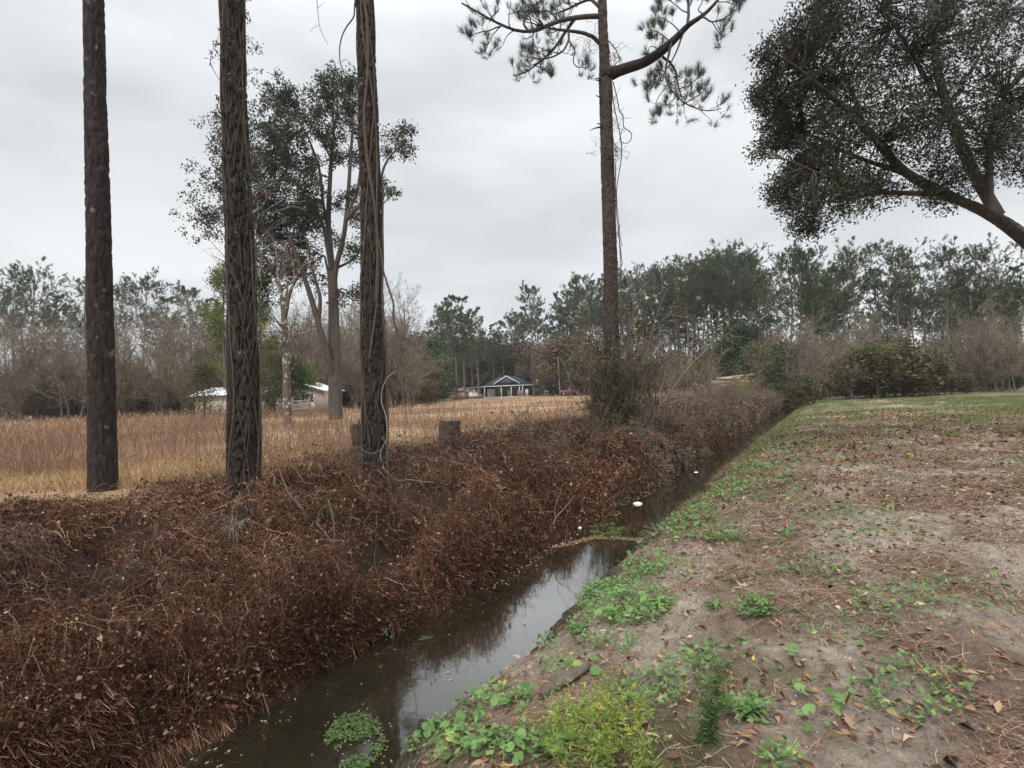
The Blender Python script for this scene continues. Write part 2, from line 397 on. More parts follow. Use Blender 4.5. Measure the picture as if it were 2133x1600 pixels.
# ------------------------------------------------------------------ ground and water
def axis(segs):
    out = []
    for a, b, st in segs: out += list(np.arange(a, b-1e-6, st))
    out.append(segs[-1][1]); return np.array(out)
def build_ground():
    S = np.concatenate([-np.geomspace(160, 6, 24), axis([(-5.5, -1, .25), (-1, 2, .05), (2, 10, .03), (10, 24, .1), (24, 60, .4), (60, 110, 1.2)]), np.geomspace(114, 560, 32)])
    Dv = np.concatenate([-np.geomspace(420, 8, 38), axis([(-7.5, -3, .12), (-3, 2.7, .028), (2.7, 4.8, .05), (4.8, 9.8, .09), (9.8, 20, .5)]), np.geomspace(21, 420, 40)])
    s, d = np.meshgrid(S, Dv, indexing='ij')
    xy = sd(s, d); x, y = xy[..., 0], xy[..., 1]
    z = terr(x, y)
    # colours of the soils themselves
    sand = np.array([.35, .30, .255]); leafm = np.array([.17, .12, .086]); moss = np.array([.085, .10, .035]); wet = np.array([.045, .036, .026])
    dark = np.array([.032, .021, .014]); tan = np.array([.36, .255, .15]); fbr = np.array([.21, .13, .08]); wood = np.array([.10, .075, .048]); verge = np.array([.12, .115, .05])
    mix = lambda a, b, k: a*(1-k[..., None])+b*k[..., None]
    c = np.broadcast_to(sand, z.shape+(3,)).copy()
    c = mix(c, leafm, smooth(.36, .62, fbm(s*1.1, d*1.6, seed=3))*.85)
    c = mix(c, moss, smooth(.47, .62, fbm(s*.9, d*1.3, seed=4))*.75*smooth(-1.5, .9, d+0*s))
    c = mix(c, verge, np.maximum(smooth(.35, .6, fbm(s*.35, d*.35, seed=14))*smooth(2.2, 5, -d), .8*smooth(16, 34, s)*smooth(.3, .6, fbm(s*.3, d*.5, seed=15))*smooth(-1.8, -1, -d)))
    c = mix(c, wet, smooth(1.95, 2.45, d+(fbm(s*2, d*2, seed=8)-.5)*.3))
    c = mix(c, dark, smooth(3.4, 3.8, d))
    fld = mix(np.broadcast_to(fbr, z.shape+(3,)), tan, smooth(.35, .65, fbm(s*.22, d*.22, seed=6)))
    c = mix(c, fld, smooth(8.2, 9.4, d))
    c = mix(c, wood, np.maximum(smooth(128, 150, y), smooth(28, 40, -d)))
    ii = np.arange(z.size).reshape(z.shape)
    Fq = np.stack([ii[:-1, :-1], ii[1:, :-1], ii[1:, 1:], ii[:-1, 1:]], -1).reshape(-1, 4)[:, ::-1]
    g = Geo().add(np.stack([x, y, z], -1), Fq)
    col = np.concatenate([c.reshape(-1, 3), np.ones((z.size, 1))], 1)
    o = g.build('ground', M['ground'], smooth_=True, col=col)
    tag(o, 'sandy verge, brown ditch banks and dry field as one ground', 'ground', kind='structure')
build_ground()
def build_water():
    S = np.linspace(-45, 94, 60); a = sd(S, np.full(60, 2.1)); b = sd(S, np.full(60, 4.6))
    V = np.concatenate([np.c_[a, np.zeros(60)], np.c_[b, np.zeros(60)]])
    i = np.arange(59)
    o = Geo().add(V, np.stack([i, i+1, i+61, i+60], -1)).build('water', M['water'])
    tag(o, 'dark still water lying in the narrow ditch', 'water', kind='structure')
build_water()
g = Geo()
pts = [at(x, y, Y) for x, y, Y in ((890, 836, 108), (1000, 829, 108), (1040, 826, 116), (1040, 824, 122), (1000, 826, 114), (890, 833, 114))]
for p in pts: p[2] = terr(p[0], p[1])+.09
g.add(pts, [[0, 1, 4, 5], [1, 2, 3, 4]])
tag(g.build('driveway', M['gravel']), 'pale gravel drive along the far edge of the field', 'driveway', kind='structure')

# ------------------------------------------------------------------ bramble bank (uncountable dead vines)
def build_brambles():
    rng = np.random.default_rng(11)
    n = 330000
    u = rng.random(n)
    s = .2+62*u**2.1
    edge = rng.random(n) < .24
    d = np.where(edge, rng.uniform(3.95, 4.6, n), rng.uniform(4.0, 9.3, n))
    keep = rng.random(n) < (1-.85*smooth(7.6, 9.2, d))*np.maximum(.05+.95*smooth(.40, .52, fbm(s*1.6, d*1.9, seed=77)), .8*smooth(5.0, 4.5, d))
    keep &= ~((np.hypot(s-9.0, d-7.0) < .62) & (rng.random(n) < .93))
    s, d, edge = s[keep], d[keep], edge[keep]; n = len(s)
    xy = sd(s, d); z = terr(xy[:, 0], xy[:, 1])
    hm = .03+.62*smooth(.42, .60, fbm(s*1.5, d*1.5, seed=78))*(1-.85*smooth(5.6, 7.6, d))+.04*edge
    pos = np.c_[xy, z-.02+hm*rng.random(n)**.8]
    dist = np.hypot(xy[:, 0], xy[:, 1])
    L = np.where(rng.random(n) < .12, rng.uniform(.4, .75, n), rng.uniform(.14, .42, n))*np.where(edge, .85, np.clip(dist/9, 1, 1.7))
    dirv = np.c_[rng.normal(size=(n, 2))*.55, rng.uniform(.1, .9, n)]
    dirv[:, :2] -= NN*(.35+.5*edge)[:, None]
    zlo = .02+.16*rng.random(n)**2
    lim = 3.93+.34*fbm(s*1.3, s*0, seed=79)
    wan = rng.uniform(.2, .6, n)
    K = 7; P = np.empty((n, K, 3)); P[:, 0] = pos; dv = nrm(dirv)
    for k in range(1, K):
        dv = nrm(dv+rng.normal(size=(n, 3))*wan[:, None]+np.array([-NN[0]*.08, -NN[1]*.08, -.36]))
        q = P[:, k-1]+dv*(L/(K-1))[:, None]
        dq = q[:, 0]*NN[0]+q[:, 1]*NN[1]; q[:, :2] += NN*(np.clip(lim-dq, 0, 9)*.85)[:, None]
        h = np.maximum(terr(q[:, 0], q[:, 1])+.015, zlo)
        q[:, 2] = np.maximum(q[:, 2], h); P[:, k] = q
    w = .0036*np.clip(dist/5.5, .9, 5)*rng.uniform(.6, 1.5, n)
    W = w[:, None]*np.linspace(1, .5, K)
    patch = fbm(s*.6, d*.6, seed=55)
    tint = np.clip(rng.beta(1.0, 1.7, n)+(patch-.5)*.9+.10*np.exp(-((s-9)/5)**2), 0, 1)
    tint = np.where(rng.random(n) < .03, rng.uniform(.85, 1, n), tint)
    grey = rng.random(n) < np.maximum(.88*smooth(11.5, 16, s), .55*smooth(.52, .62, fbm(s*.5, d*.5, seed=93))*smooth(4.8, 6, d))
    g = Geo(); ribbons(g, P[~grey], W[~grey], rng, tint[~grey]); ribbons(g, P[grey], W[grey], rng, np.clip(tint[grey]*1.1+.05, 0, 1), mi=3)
    # curled dead leaves along the stems
    m = int(n*2.7); i = rng.integers(0, n, m); i = i[~grey[i] | (rng.random(m) < .35)]; m = len(i); k = rng.integers(2, K, m)
    c = P[i, k]+rng.normal(size=(m, 3))*.022
    sz = np.where(rng.random(m) < .08, rng.uniform(.035, .065, m), rng.uniform(.012, .034, m))*np.clip(dist[i]/7, .85, 3)
    lt = np.clip(tint[i]*.6+.15+rng.normal(size=m)*.27, 0, 1)
    leaves(g, c, rng.normal(size=(m, 3))+np.array([0, 0, -.5]), rng.normal(size=(m, 3)), sz, sz*rng.uniform(.35, .8, m), lt, mi=1, bend=.35)
    # sparse small green leaves
    m = 16000; i = rng.integers(0, n, m); c = P[i, 4]+rng.normal(size=(m, 3))*.05
    kk = fbm(c[:, 0]*.9, c[:, 1]*.9, seed=91) > .55; c = c[kk]; i = i[kk]; m = len(c)
    leaves(g, c, rng.normal(size=(m, 3)), rng.normal(size=(m, 3))+np.array([0, 0, 1.5]), .04*np.clip(dist[i]/7, .9, 3), .024*np.clip(dist[i]/7, .9, 3), rng.random(m), mi=2)
    # green leafy fringe low along the farther water edge
    m = 26000; ss = 11+55*rng.random(m)**1.5; dd = rng.uniform(4.0, 5.0, m); kk = rng.random(m) < smooth(.42, .58, fbm(ss*.45, dd*.8, seed=94)); ss, dd = ss[kk], dd[kk]; m = len(ss)
    q = sd(ss, dd); q = np.c_[q, terr(q[:, 0], q[:, 1])+rng.uniform(.0, .35, m)]; dq = np.hypot(q[:, 0], q[:, 1])
    leaves(g, q, np.c_[rng.normal(size=(m, 2))-NN*.6, rng.normal(size=m)-.3], rng.normal(size=(m, 3))+np.array([0, 0, 1.]), .05*np.clip(dq/11, .9, 2.5), .02*np.clip(dq/11, .9, 2.5), rng.random(m)*.8, mi=2)
    # thin upright dead stalks
    m = 2600; ss = .5+60*rng.random(m)**1.6; dd = rng.uniform(4.3, 9.0, m); kk = rng.random(m) < smooth(.4, .6, fbm(ss*.5, dd*.5, seed=92)); ss, dd = ss[kk], dd[kk]; m = len(ss)
    q = sd(ss, dd); q = np.c_[q, terr(q[:, 0], q[:, 1])]; dq = np.hypot(q[:, 0], q[:, 1])
    Q = sim(rng, q, np.c_[rng.normal(size=(m, 2))*.4, np.ones(m)], rng.uniform(.3, .95, m), 7, .13, (0, 0, -.03))
    ribbons(g, Q, (.0035*np.clip(dq/6, .9, 3))[:, None]*np.linspace(1, .4, 7), rng, rng.uniform(.5, 1, m))
    t2, t2r = level(rng, Q, np.full(Q.shape[:2], .002), 3, .4, 1, (20, 50), .35, .8, 4, .2, (0, 0, 0), None, .0016)
    ribbons(g, t2, np.repeat((.0025*np.clip(dq/6, .9, 3)), 3)[:, None]*np.ones((1, 4)), rng, rng.uniform(.5, .95, len(t2)))
    o = g.build('bramble_thicket', [M['bramble_stem'], M['bramble_leaf'], M['olive'], M['twig']])
    tag(o, 'matted dead brown brambles and dry vines covering the far ditch bank', 'brambles', kind='stuff')
build_brambles()

# ------------------------------------------------------------------ dry field grass
def build_field():
    rng = np.random.default_rng(5)
    n = 95000
    # even density on the picture: Y spread as 1/Y
    Y = 1/rng.uniform(1/128, 1/8.2, n)
    X = Y*rng.uniform(-1.15, .75, n)
    s, d = to_sd(X, Y)
    k = (d > 7.7) & (X < 46) & (s < 125)
    X, Y, s, d = X[k], Y[k], s[k], d[k]; n = len(X)
    z = terr(X, Y)
    big = fbm(X*.11, Y*.11, seed=61)
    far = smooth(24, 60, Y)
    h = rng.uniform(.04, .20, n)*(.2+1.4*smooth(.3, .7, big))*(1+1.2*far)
    K = 4
    dirv = np.c_[rng.normal(size=(n, 2))*.35, np.ones(n)]
    P = sim(rng, np.c_[X, Y, z-.02], dirv, h, K, .16, (0, 0, -.10))
    w = np.clip(Y*.0008, .006, .09)*rng.uniform(.7, 1.5, n)
    W = w[:, None]*np.array([1, .95, .75, .25])
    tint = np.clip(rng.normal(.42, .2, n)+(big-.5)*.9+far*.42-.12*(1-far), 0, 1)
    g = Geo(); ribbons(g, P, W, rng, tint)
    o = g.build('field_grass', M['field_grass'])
    tag(o, 'dry tan grass covering the open field behind the ditch', 'dry grass', kind='stuff')
    # taller reddish broom-like weeds, thickest at the left before the pale trailer
    n = 24000
    Y = 1/rng.uniform(1/90, 1/9.5, n); X = Y*rng.uniform(-1.1, .25, n)
    s, d = to_sd(X, Y)
    pz = -X/Y
    pr = (.28+.8*smooth(.22, .42, pz))*(.08+smooth(.45, .6, fbm(X*.25, Y*.25, seed=66)))*(.5+.5*smooth(15, 26, Y))
    k = (d > 8.6) & (rng.random(n) < pr) & (Y < 44+40*(pz < .3))
    X, Y = X[k], Y[k]; n = len(X); z = terr(X, Y)
    h = rng.uniform(.35, 1.0, n)
    P = sim(rng, np.c_[X, Y, z-.02], np.c_[rng.normal(size=(n, 2))*.18, np.ones(n)], h, 5, .10)
    w = np.clip(Y*.0006, .005, .03)
    g = Geo(); ribbons(g, P, w[:, None]*np.array([1, 1, .9, .8, .4]), rng, rng.random(n))
    m = n*4; i = rng.integers(0, n, m); kk = rng.integers(2, 5, m)
    blades(g, P[i, kk], np.c_[rng.normal(size=(m, 2))*.6, np.ones(m)], rng.uniform(.08, .2, m), w[i]*1.3, rng, rng.random(m))
    tag(g.build('broom_weeds', M['red_weed']), 'tall reddish dead weed stalks standing in the dry field', 'dead weeds', kind='stuff')
build_field()

# ------------------------------------------------------------------ right verge: litter, straw, grass, cover
def pts_in(rng, px, py, rx, ry, n):
    out = []
    for _ in range(n):
        a, q = rng.uniform(0, 2*math.pi), math.sqrt(rng.random())
        out.append(on_ground(px+math.cos(a)*rx*q, py+math.sin(a)*ry*q))
    return np.array(out)
def verge_points(rng, n, smin, smax, dmin, dmax, pw=2.):
    s = smin+(smax-smin)*rng.random(n)**pw; d = rng.uniform(dmin, dmax, n)
    xy = sd(s, d); return np.c_[xy, terr(xy[:, 0], xy[:, 1])], s, d
def build_verge():
    rng = np.random.default_rng(21)
    # fallen leaves
    p, s, d = verge_points(rng, 46000, .8, 30, -9, 2.3, 1.7)
    k = rng.random(len(p)) < (.2+.8*smooth(.42, .6, fbm(s*.9, d*.9, seed=71)))*(.4+.6*smooth(1.8, -.5, d))
    p = p[k]; n = len(p); dist = np.hypot(p[:, 0], p[:, 1])
    up = np.c_[rng.normal(size=(n, 2))*.7, np.ones(n)]
    L = rng.uniform(.022, .075, n)*np.clip(dist/7, 1, 2)
    g = Geo(); leaves(g, p+np.array([0, 0, .018]), np.c_[rng.normal(size=(n, 2)), rng.normal(size=n)*.25], up, L, L*rng.uniform(.28, .62, n), np.clip(rng.normal(.42, .27, n), 0, 1), bend=rng.uniform(-.5, .9, (n, 1)))
    q, s2, d2 = verge_points(rng, 700, .9, 5.5, -2.5, 1.6, 1.)
    n = len(q); L = rng.uniform(.04, .085, n)
    leaves(g, q+np.array([0, 0, .02]), np.c_[rng.normal(size=(n, 2)), rng.normal(size=n)*.3], np.c_[rng.normal(size=(n, 2))*.6, np.ones(n)], L, L*rng.uniform(.25, .5, n), np.clip(rng.normal(.62, .2, n), 0, 1), bend=rng.uniform(-.6, .9, (n, 1)))
    q, s2, d2 = verge_points(rng, 120000, .8, 26, -9, 2.45, 2.0)
    kk = rng.random(len(q)) < .25+.75*smooth(.38, .6, fbm(s2*2.1, d2*2.1, seed=72)); q = q[kk]; n = len(q); dq = np.hypot(q[:, 0], q[:, 1])
    L = rng.uniform(.006, .022, n)*np.clip(dq/4.5, .8, 3)
    leaves(g, q+np.array([0, 0, .008]), np.c_[rng.normal(size=(n, 2)), rng.normal(size=n)*.3], np.c_[rng.normal(size=(n, 2))*.6, np.ones(n)], L, L*rng.uniform(.2, .8, n), np.clip(rng.beta(.8, .9, n)*.97, 0, .97), bend=.2)
    tag(g.build('leaf_litter', M['litter']), 'fallen orange and brown leaves scattered on the sandy verge', 'fallen leaves', kind='stuff')
    # soil clods and bits of bark
    q, s2, d2 = verge_points(rng, 26000, .8, 18, -7, 2.5, 1.9); kk = rng.random(len(q)) < .15+.85*smooth(.42, .6, fbm(s2*1.6, d2*1.6, seed=74)); q = q[kk]; n = len(q)
    r = rng.gamma(2., .0035, n)[:, None]*np.clip(np.hypot(q[:, 0], q[:, 1])/5, .8, 2.5)[:, None]
    o6 = np.array([[1, 0, 0], [0, 1, 0], [-1, 0, 0], [0, -1, 0], [0, 0, .6], [0, 0, -.5]], float)
    V = q[:, None]+o6[None]*r[..., None]*rng.uniform(.5, 1.5, (n, 6, 1)); b = (np.arange(n)*6)[:, None, None]
    Fq = (b+np.array([[0, 1, 4], [1, 2, 4], [2, 3, 4], [3, 0, 4], [1, 0, 5], [2, 1, 5], [3, 2, 5], [0, 3, 5]])[None]).reshape(-1, 3)
    g = Geo().add(V, Fq, np.repeat(rng.random(n), 8))
    tag(g.build('soil_clods', leaf_mat('soil_clods', [(0, (.07, .052, .04)), (.6, (.19, .15, .12)), (1, (.36, .31, .26))], .95, 0)), 'small clods of soil and bark crumbs on the sandy verge', 'soil clods', kind='stuff')
    # pine straw
    p, s, d = verge_points(rng, 260000, .6, 26, -9, 2.2, 2.0)
    k = rng.random(len(p)) < (.15+.85*smooth(.42, .62, fbm(s*1.4, d*1.4, seed=73)))
    p = p[k]; n = len(p); dist = np.hypot(p[:, 0], p[:, 1])
    a = rng.uniform(0, 2*np.pi, n); dv = np.c_[np.cos(a), np.sin(a), rng.normal(size=n)*.06]
    L = rng.uniform(.06, .17, n); P = np.stack([p-dv*L[:, None]*.5, p, p+dv*L[:, None]*.5], 1)
    P[:, :, 2] = terr(P[:, :, 0], P[:, :, 1])+.012+rng.random((n, 1))*.012
    P[:, 1] += np.c_[rng.normal(size=(n, 2))*.01, np.zeros(n)]
    w = .0028*np.clip(dist/4, .8, 4)
    g = Geo(); ribbons(g, P, w[:, None], rng, rng.random(n), side=np.tile([0, 0, 1.], (n, 1)))
    tag(g.build('pine_straw', M['pinestraw']), 'reddish brown pine needles strewn over the sandy verge', 'pine straw', kind='stuff')
    # grass
    p, s, d = verge_points(rng, 230000, .8, 45, -16, 2.62, 1.9)
    lip = np.exp(-((d-1.9)/.45)**2)
    f = fbm(s*.9, d*1.2, seed=75)
    pr = smooth(.46, .62, f)*.6+.5*smooth(18, 32, s)*smooth(.4, .6, f)+lip*.6*smooth(.35, .55, fbm(s*2, d*2, seed=76))+.9*smooth(2.8, 5.5, -d)*smooth(.34, .55, f)+.07
    k = rng.random(len(p)) < pr
    p, s, d = p[k], s[k], d[k]; n = len(p); dist = np.hypot(p[:, 0], p[:, 1])
    h = rng.uniform(.02, .085, n)*np.clip(dist/8, 1, 2.2)*(1+.9*np.exp(-((d-2.1)/.4)**2))
    P = sim(rng, p-np.array([0, 0, .005]), np.c_[rng.normal(size=(n, 2))*.7, np.ones(n)], h, 4, .2, (0, 0, -.12))
    w = .0028*np.clip(dist/4, .9, 5)
    tint = np.clip(rng.normal(.5, .25, n)+.25*smooth(1.9, 2.5, d), 0, 1)
    g = Geo(); ribbons(g, P, w[:, None]*np.array([1, .9, .7, .2]), rng, tint)
    # brown dead weeds hanging down to the water further along
    q, s, d = verge_points(rng, 9000, 8.5, 50, 2.1, 2.75, 1.5)
    kk = rng.random(len(q)) < smooth(.35, .55, fbm(s*.4, d*.4, seed=79)); q = q[kk]; n = len(q); dist = np.hypot(q[:, 0], q[:, 1])
    P = sim(rng, q, np.c_[rng.normal(size=(n, 2))*.6+NN*.5, np.ones(n)], rng.uniform(.07, .2, n)*np.clip(1.25-np.abs(s[kk]-16)/30, .5, 1.2), 5, .25, (0, 0, -.2))
    ribbons(g, P, (.003*np.clip(dist/5, 1, 4))[:, None]*np.array([1, 1, .9, .7, .4]), rng, np.clip(rng.normal(.45, .3, n), 0, 1), mi=1)
    tag(g.build('grass', [M['grass'], M['red_weed']]), 'short grass and dry blades along the near ditch edge', 'grass', kind='stuff')
    # broad leaved low cover in patches
    g = Geo()
    patches = [(1160, 1395, 40, 22, 90), (1235, 1345, 40, 14, 60), (1460, 1045, 40, 18, 130), (1560, 975, 40, 14, 120), (1600, 935, 40, 10, 110), (1430, 1400, 60, 26, 80), (1700, 1190, 90, 30, 160), (1850, 1250, 90, 30, 160), (1300, 1262, 105, 48, 900), (1265, 1235, 50, 22, 260), (1345, 1192, 50, 22, 300), (1430, 1075, 62, 26, 240), (1520, 1025, 40, 22, 180), (1400, 1105, 55, 20, 130), (1490, 1120, 50, 18, 200),
               (1040, 1465, 70, 30, 110), (940, 1545, 110, 45, 150), (1070, 1560, 120, 35, 160), (1590, 990, 60, 30, 150), (1650, 945, 30, 15, 80), (1205, 1310, 25, 14, 80), (1135, 1345, 28, 14, 70),
               (1350, 1450, 80, 40, 180), (1575, 1275, 45, 22, 160), (1560, 1490, 45, 22, 150), (1500, 1370, 70, 30, 60), (1640, 1120, 25, 12, 50), (1290, 1350, 40, 16, 60), (1420, 1180, 60, 14, 60), (1625, 1590, 45, 25, 60), (1760, 1300, 120, 60, 180), (1900, 1450, 140, 70, 220), (1800, 1100, 120, 40, 160), (2000, 1250, 120, 60, 200)]
    for (px, py, rx, ry, n) in patches:
        c = pts_in(rng, px, py, rx, ry, n); dist = np.hypot(c[:, 0], c[:, 1])
        c[:, 2] += rng.uniform(.01, .085, n)
        L = rng.uniform(.03, .062, n)*np.clip(dist/5.5, .85, 2)
        a = rng.uniform(0, 2*np.pi, n)
        dv = np.c_[np.cos(a), np.sin(a), rng.uniform(-.1, .7, n)]
        leaves(g, c, dv, np.c_[rng.normal(size=(n, 2))*.35, np.ones(n)], L, L*rng.uniform(.4, .62, n), np.clip(rng.normal(.45, .22, n), 0, 1), bend=-.18)
    # tiny scattered weed leaves running between the patches
    q, s, d = verge_points(rng, 60000, .8, 34, -9, 2.4, 1.8)
    kk = rng.random(len(q)) < smooth(.5, .66, fbm(s*1.2, d*1.5, seed=83))*(.2+.8*smooth(-.6, 1.4, d))+.01
    q = q[kk]; n = len(q); dist = np.hypot(q[:, 0], q[:, 1]); q[:, 2] += rng.uniform(.006, .035, n); a = rng.uniform(0, 6.283, n)
    L = rng.uniform(.012, .034, n)*np.clip(dist/5, .9, 2.4)
    leaves(g, q, np.c_[np.cos(a), np.sin(a), rng.uniform(-.1, .7, n)], np.c_[rng.normal(size=(n, 2))*.4, np.ones(n)], L, L*rng.uniform(.35, .7, n), np.clip(rng.normal(.4, .25, n), 0, 1), bend=-.15)
    tag(g.build('ground_cover', M['cover']), 'patches of low green broad leaved plants along the sandy bank edge', 'ground cover', kind='stuff')
    # round pennywort leaves
    g = Geo(); C = []
    for (px, py, rx, ry, n) in [(1300, 1275, 90, 35, 90), (1280, 1290, 40, 14, 40), (1010, 1460, 100, 45, 60), (930, 1545, 110, 45, 90), (1090, 1570, 130, 30, 60), (1440, 1370, 50, 18, 10), (1520, 1355, 50, 25, 10), (1345, 1150, 40, 25, 30), (1390, 1115, 40, 30, 30), (1655, 1370, 20, 12, 3), (1230, 1405, 30, 10, 6), (1310, 1455, 12, 12, 3), (1420, 1075, 60, 30, 40), (1700, 1480, 60, 60, 14)]:
        C.append(pts_in(rng, px, py, rx, ry, n))
    c = np.concatenate(C); n = len(c); base = c.copy(); c[:, 2] += rng.uniform(.02, .08, n)
    r = rng.uniform(.014, .034, n); nv = nrm(np.c_[rng.normal(size=(n, 2))*.4, np.ones(n)])
    A = nrm(np.cross(nv, rng.normal(size=(n, 3)))); B = np.cross(nv, A); S = 11
    th = np.linspace(.25, 2*np.pi-.25, S)
    ring = c[:, None]+r[:, None, None]*(np.cos(th)[:, None]*A[:, None]+np.sin(th)[:, None]*B[:, None])*(1+.06*np.cos(th*6))[:, None]+nv[:, None]*r[:, None, None]*.18
    V = np.concatenate([c[:, None], ring], 1)
    b = (np.arange(n)*(S+1))[:, None]; k = np.arange(1, S)
    Fq = np.stack([np.broadcast_to(b, (n, S-1)), b+k, b+k+1], -1).reshape(-1, 3)
    tint = np.clip(rng.normal(.55, .2, n), 0, .96); tint[rng.random(n) < .03] = 1
    g.add(V, Fq, np.repeat(tint, S-1))
    ribbons(g, np.stack([base, (base+c)/2+.004, c], 1), np.full((n, 3), .002), rng, .4)
    tag(g.build('pennywort', M['cover'], smooth_=True), 'small round pennywort leaves on thin stalks beside the water', 'pennywort', kind='stuff')
build_verge()

# ------------------------------------------------------------------ trunks with bark plates
def trunk_geo(ax, rad, sides, rows, amp, seed, flare=0.):
    ax = np.asarray(ax, float); rad = np.asarray(rad, float)
    d = np.r_[0, np.cumsum(np.linalg.norm(np.diff(ax, axis=0), axis=1))]
    t = np.linspace(0, d[-1], rows)
    A = np.stack([np.interp(t, d, ax[:, i]) for i in range(3)], 1); R = np.interp(t, d, rad)
    for _ in range(8):
        A[1:-1] = (A[:-2]+2*A[1:-1]+A[2:])/4; R[1:-1] = (R[:-2]+2*R[1:-1]+R[2:])/4
    R = R*(1+flare*np.exp(-t/.35))
    th = np.arange(sides)*2*np.pi/sides
    cx, sx = np.cos(th)[None], np.sin(th)[None]
    rr = R[:, None]
    zz = t[:, None]
    warp = fbm(cx*rr*5+3, sx*rr*5, zz*2.2, seed+3, 2)*2.2
    f1 = np.abs(2*fbm(cx*rr*17+warp, sx*rr*17+warp, zz*6, seed, 2)-1)
    f2 = fbm(cx*rr*40, sx*rr*40, zz*14, seed+7, 2)
    bumpy = fbm(cx*rr*4, sx*rr*4, zz*.7, seed+11, 2)-.5
    disp = amp*(smooth(.02, .22, f1)-.75)+amp*.55*(f2-.5)+bumpy*rr*.16
    rd = rr+disp
    if flare: rd = rd*(1+.30*np.exp(-zz/.4)*(fbm(cx*2+9, sx*2, 0, seed+5, 2)-.35))
    V = np.stack([A[:, None, 0]+cx*rd, A[:, None, 1]+sx*rd, A[:, None, 2]+0*rd], -1)
    ii = np.arange(rows*sides).reshape(rows, sides); jj = np.roll(ii, -1, 1)
    Fq = np.stack([ii[:-1], jj[:-1], jj[1:], ii[1:]], -1).reshape(-1, 4)
    g = Geo().add(V, Fq)
    def pt(h, off, lift=.02):
        """point on the bark facing the camera; off -1..1 across the trunk"""
        a = np.array([np.interp(h, t, A[:, i]) for i in range(3)]); r = np.interp(h, t, R)+lift
        q = np.clip(off, -2.6, 2.6)*math.pi/2
        return a+np.array([r*math.sin(q), -r*math.cos(q), 0])
    return g, pt, d[-1]
def prof_px(rows, Y, ztop_ext=None, rtop=.12, down=.3):
    ax = [at(c, y, Y) for y, c, w in rows]; rad = [w/2*Y/F_PX for y, c, w in rows]
    ax = [ax[0]-np.array([0, 0, down])]+ax; rad = [rad[0]*1.02]+rad
    if ztop_ext:
        v = nrm(ax[-1]-ax[-3]); n = (ztop_ext-ax[-1][2])/v[2]
        ax.append(ax[-1]+v*n*.5); rad.append((rad[-1]+rtop)/2+.01); ax.append(ax[-2]+v*n); rad.append(rtop*.3)
    return np.array(ax), np.array(rad)
def tufts(g, C, A, rng, n, L, W, spread=.8, mi=0, tint=None):
    """needle fans: n needles at every point C along axis A"""
    N = len(C); c = np.repeat(C, n, 0); a = np.repeat(nrm(A), n, 0)
    dv = a+rng.normal(size=(N*n, 3))*spread
    t = np.repeat(np.clip(rng.normal(.5, .25, N), 0, 1), n) if tint is None else tint
    blades(g, c+a*rng.uniform(-.35, .3, (N*n, 1))*L, dv, L*rng.uniform(.65, 1.15, N*n), W, rng, t, mi)
def upper_crown(rng, ax_top, ax_dir, length, spread, parent, origin, nb=26):
    """crown high on a near pine: limbs and needle fans"""
    n = 12
    P0 = (ax_top[None]+ax_dir[None]*np.linspace(-length, 0, n)[:, None])[None]; R0 = np.linspace(.11, .03, n)[None]
    b, br = level(rng, P0, R0, nb, .05, 1, (55, 85), spread/length, .45, 7, .14, (0, 0, .08), lambda t: 1-.65*t, .01)
    tw, tr = level(rng, b, br, 7, .3, 1, (25, 60), .32, .5, 5, .2, (0, 0, .12), None, .005)
    g = Geo(); tubes(g, b, br, 5); tubes(g, tw, tr, 3)
    g.build('limbs', M['pine_branch'], parent, True, origin)
    g = Geo(); C = tw[:, 2:].reshape(-1, 3); A = np.repeat(tw[:, -1]-tw[:, 0], 3, 0)
    tufts(g, C, A, rng, 34, .24, .010, .8)
    g.build('crown', M['needles'], parent, False, origin)

# left foreground pine
rngL = np.random.default_rng(101)
rowsL = [(1130, 506, 78), (1060, 508, 66), (1000, 509, 62), (900, 508, 60), (800, 508, 58), (600, 504, 54), (400, 495, 50), (200, 488, 47), (0, 484, 44)]
axL, radL = prof_px(rowsL, 7.3, 17.5, .11)
gL, ptL, lenL = trunk_geo(axL, radL, 150, 800, .036, 1, .35)
baseL = np.array([axL[1][0], axL[1][1], terr(axL[1][0], axL[1][1])])
pineL = empty('pine_tree', baseL, 'dark furrowed pine trunk at the left, wrapped in thin vines with a leafy vine above', 'pine tree', 'pines rooted on the far ditch bank')
gL.build('trunk', M['bark_near'], pineL, True, baseL)
upper_crown(rngL, axL[-1], nrm(axL[-1]-axL[-3]), 5.5, 3.2, pineL, baseL)
# middle foreground pine
rngM = np.random.default_rng(102)
rowsM = [(1050, 781, 55), (930, 780, 47), (800, 778, 44), (600, 774, 43), (400, 772, 40), (200, 766, 37), (0, 759.5, 35)]
axM, radM = prof_px(rowsM, 8.5, 18.5, .11)
gM, ptM, lenM = trunk_geo(axM, radM, 140, 800, .034, 2, .3)
baseM = np.array([axM[1][0], axM[1][1], terr(axM[1][0], axM[1][1])])
pineM = empty('pine_tree', baseM, 'dark pine trunk with thick twisted vines climbing it, second big trunk from the left', 'pine tree', 'pines rooted on the far ditch bank')
gM.build('trunk', M['bark_near'], pineM, True, baseM)
upper_crown(rngM, axM[-1], nrm(axM[-1]-axM[-3]), 5.5, 3.2, pineM, baseM)
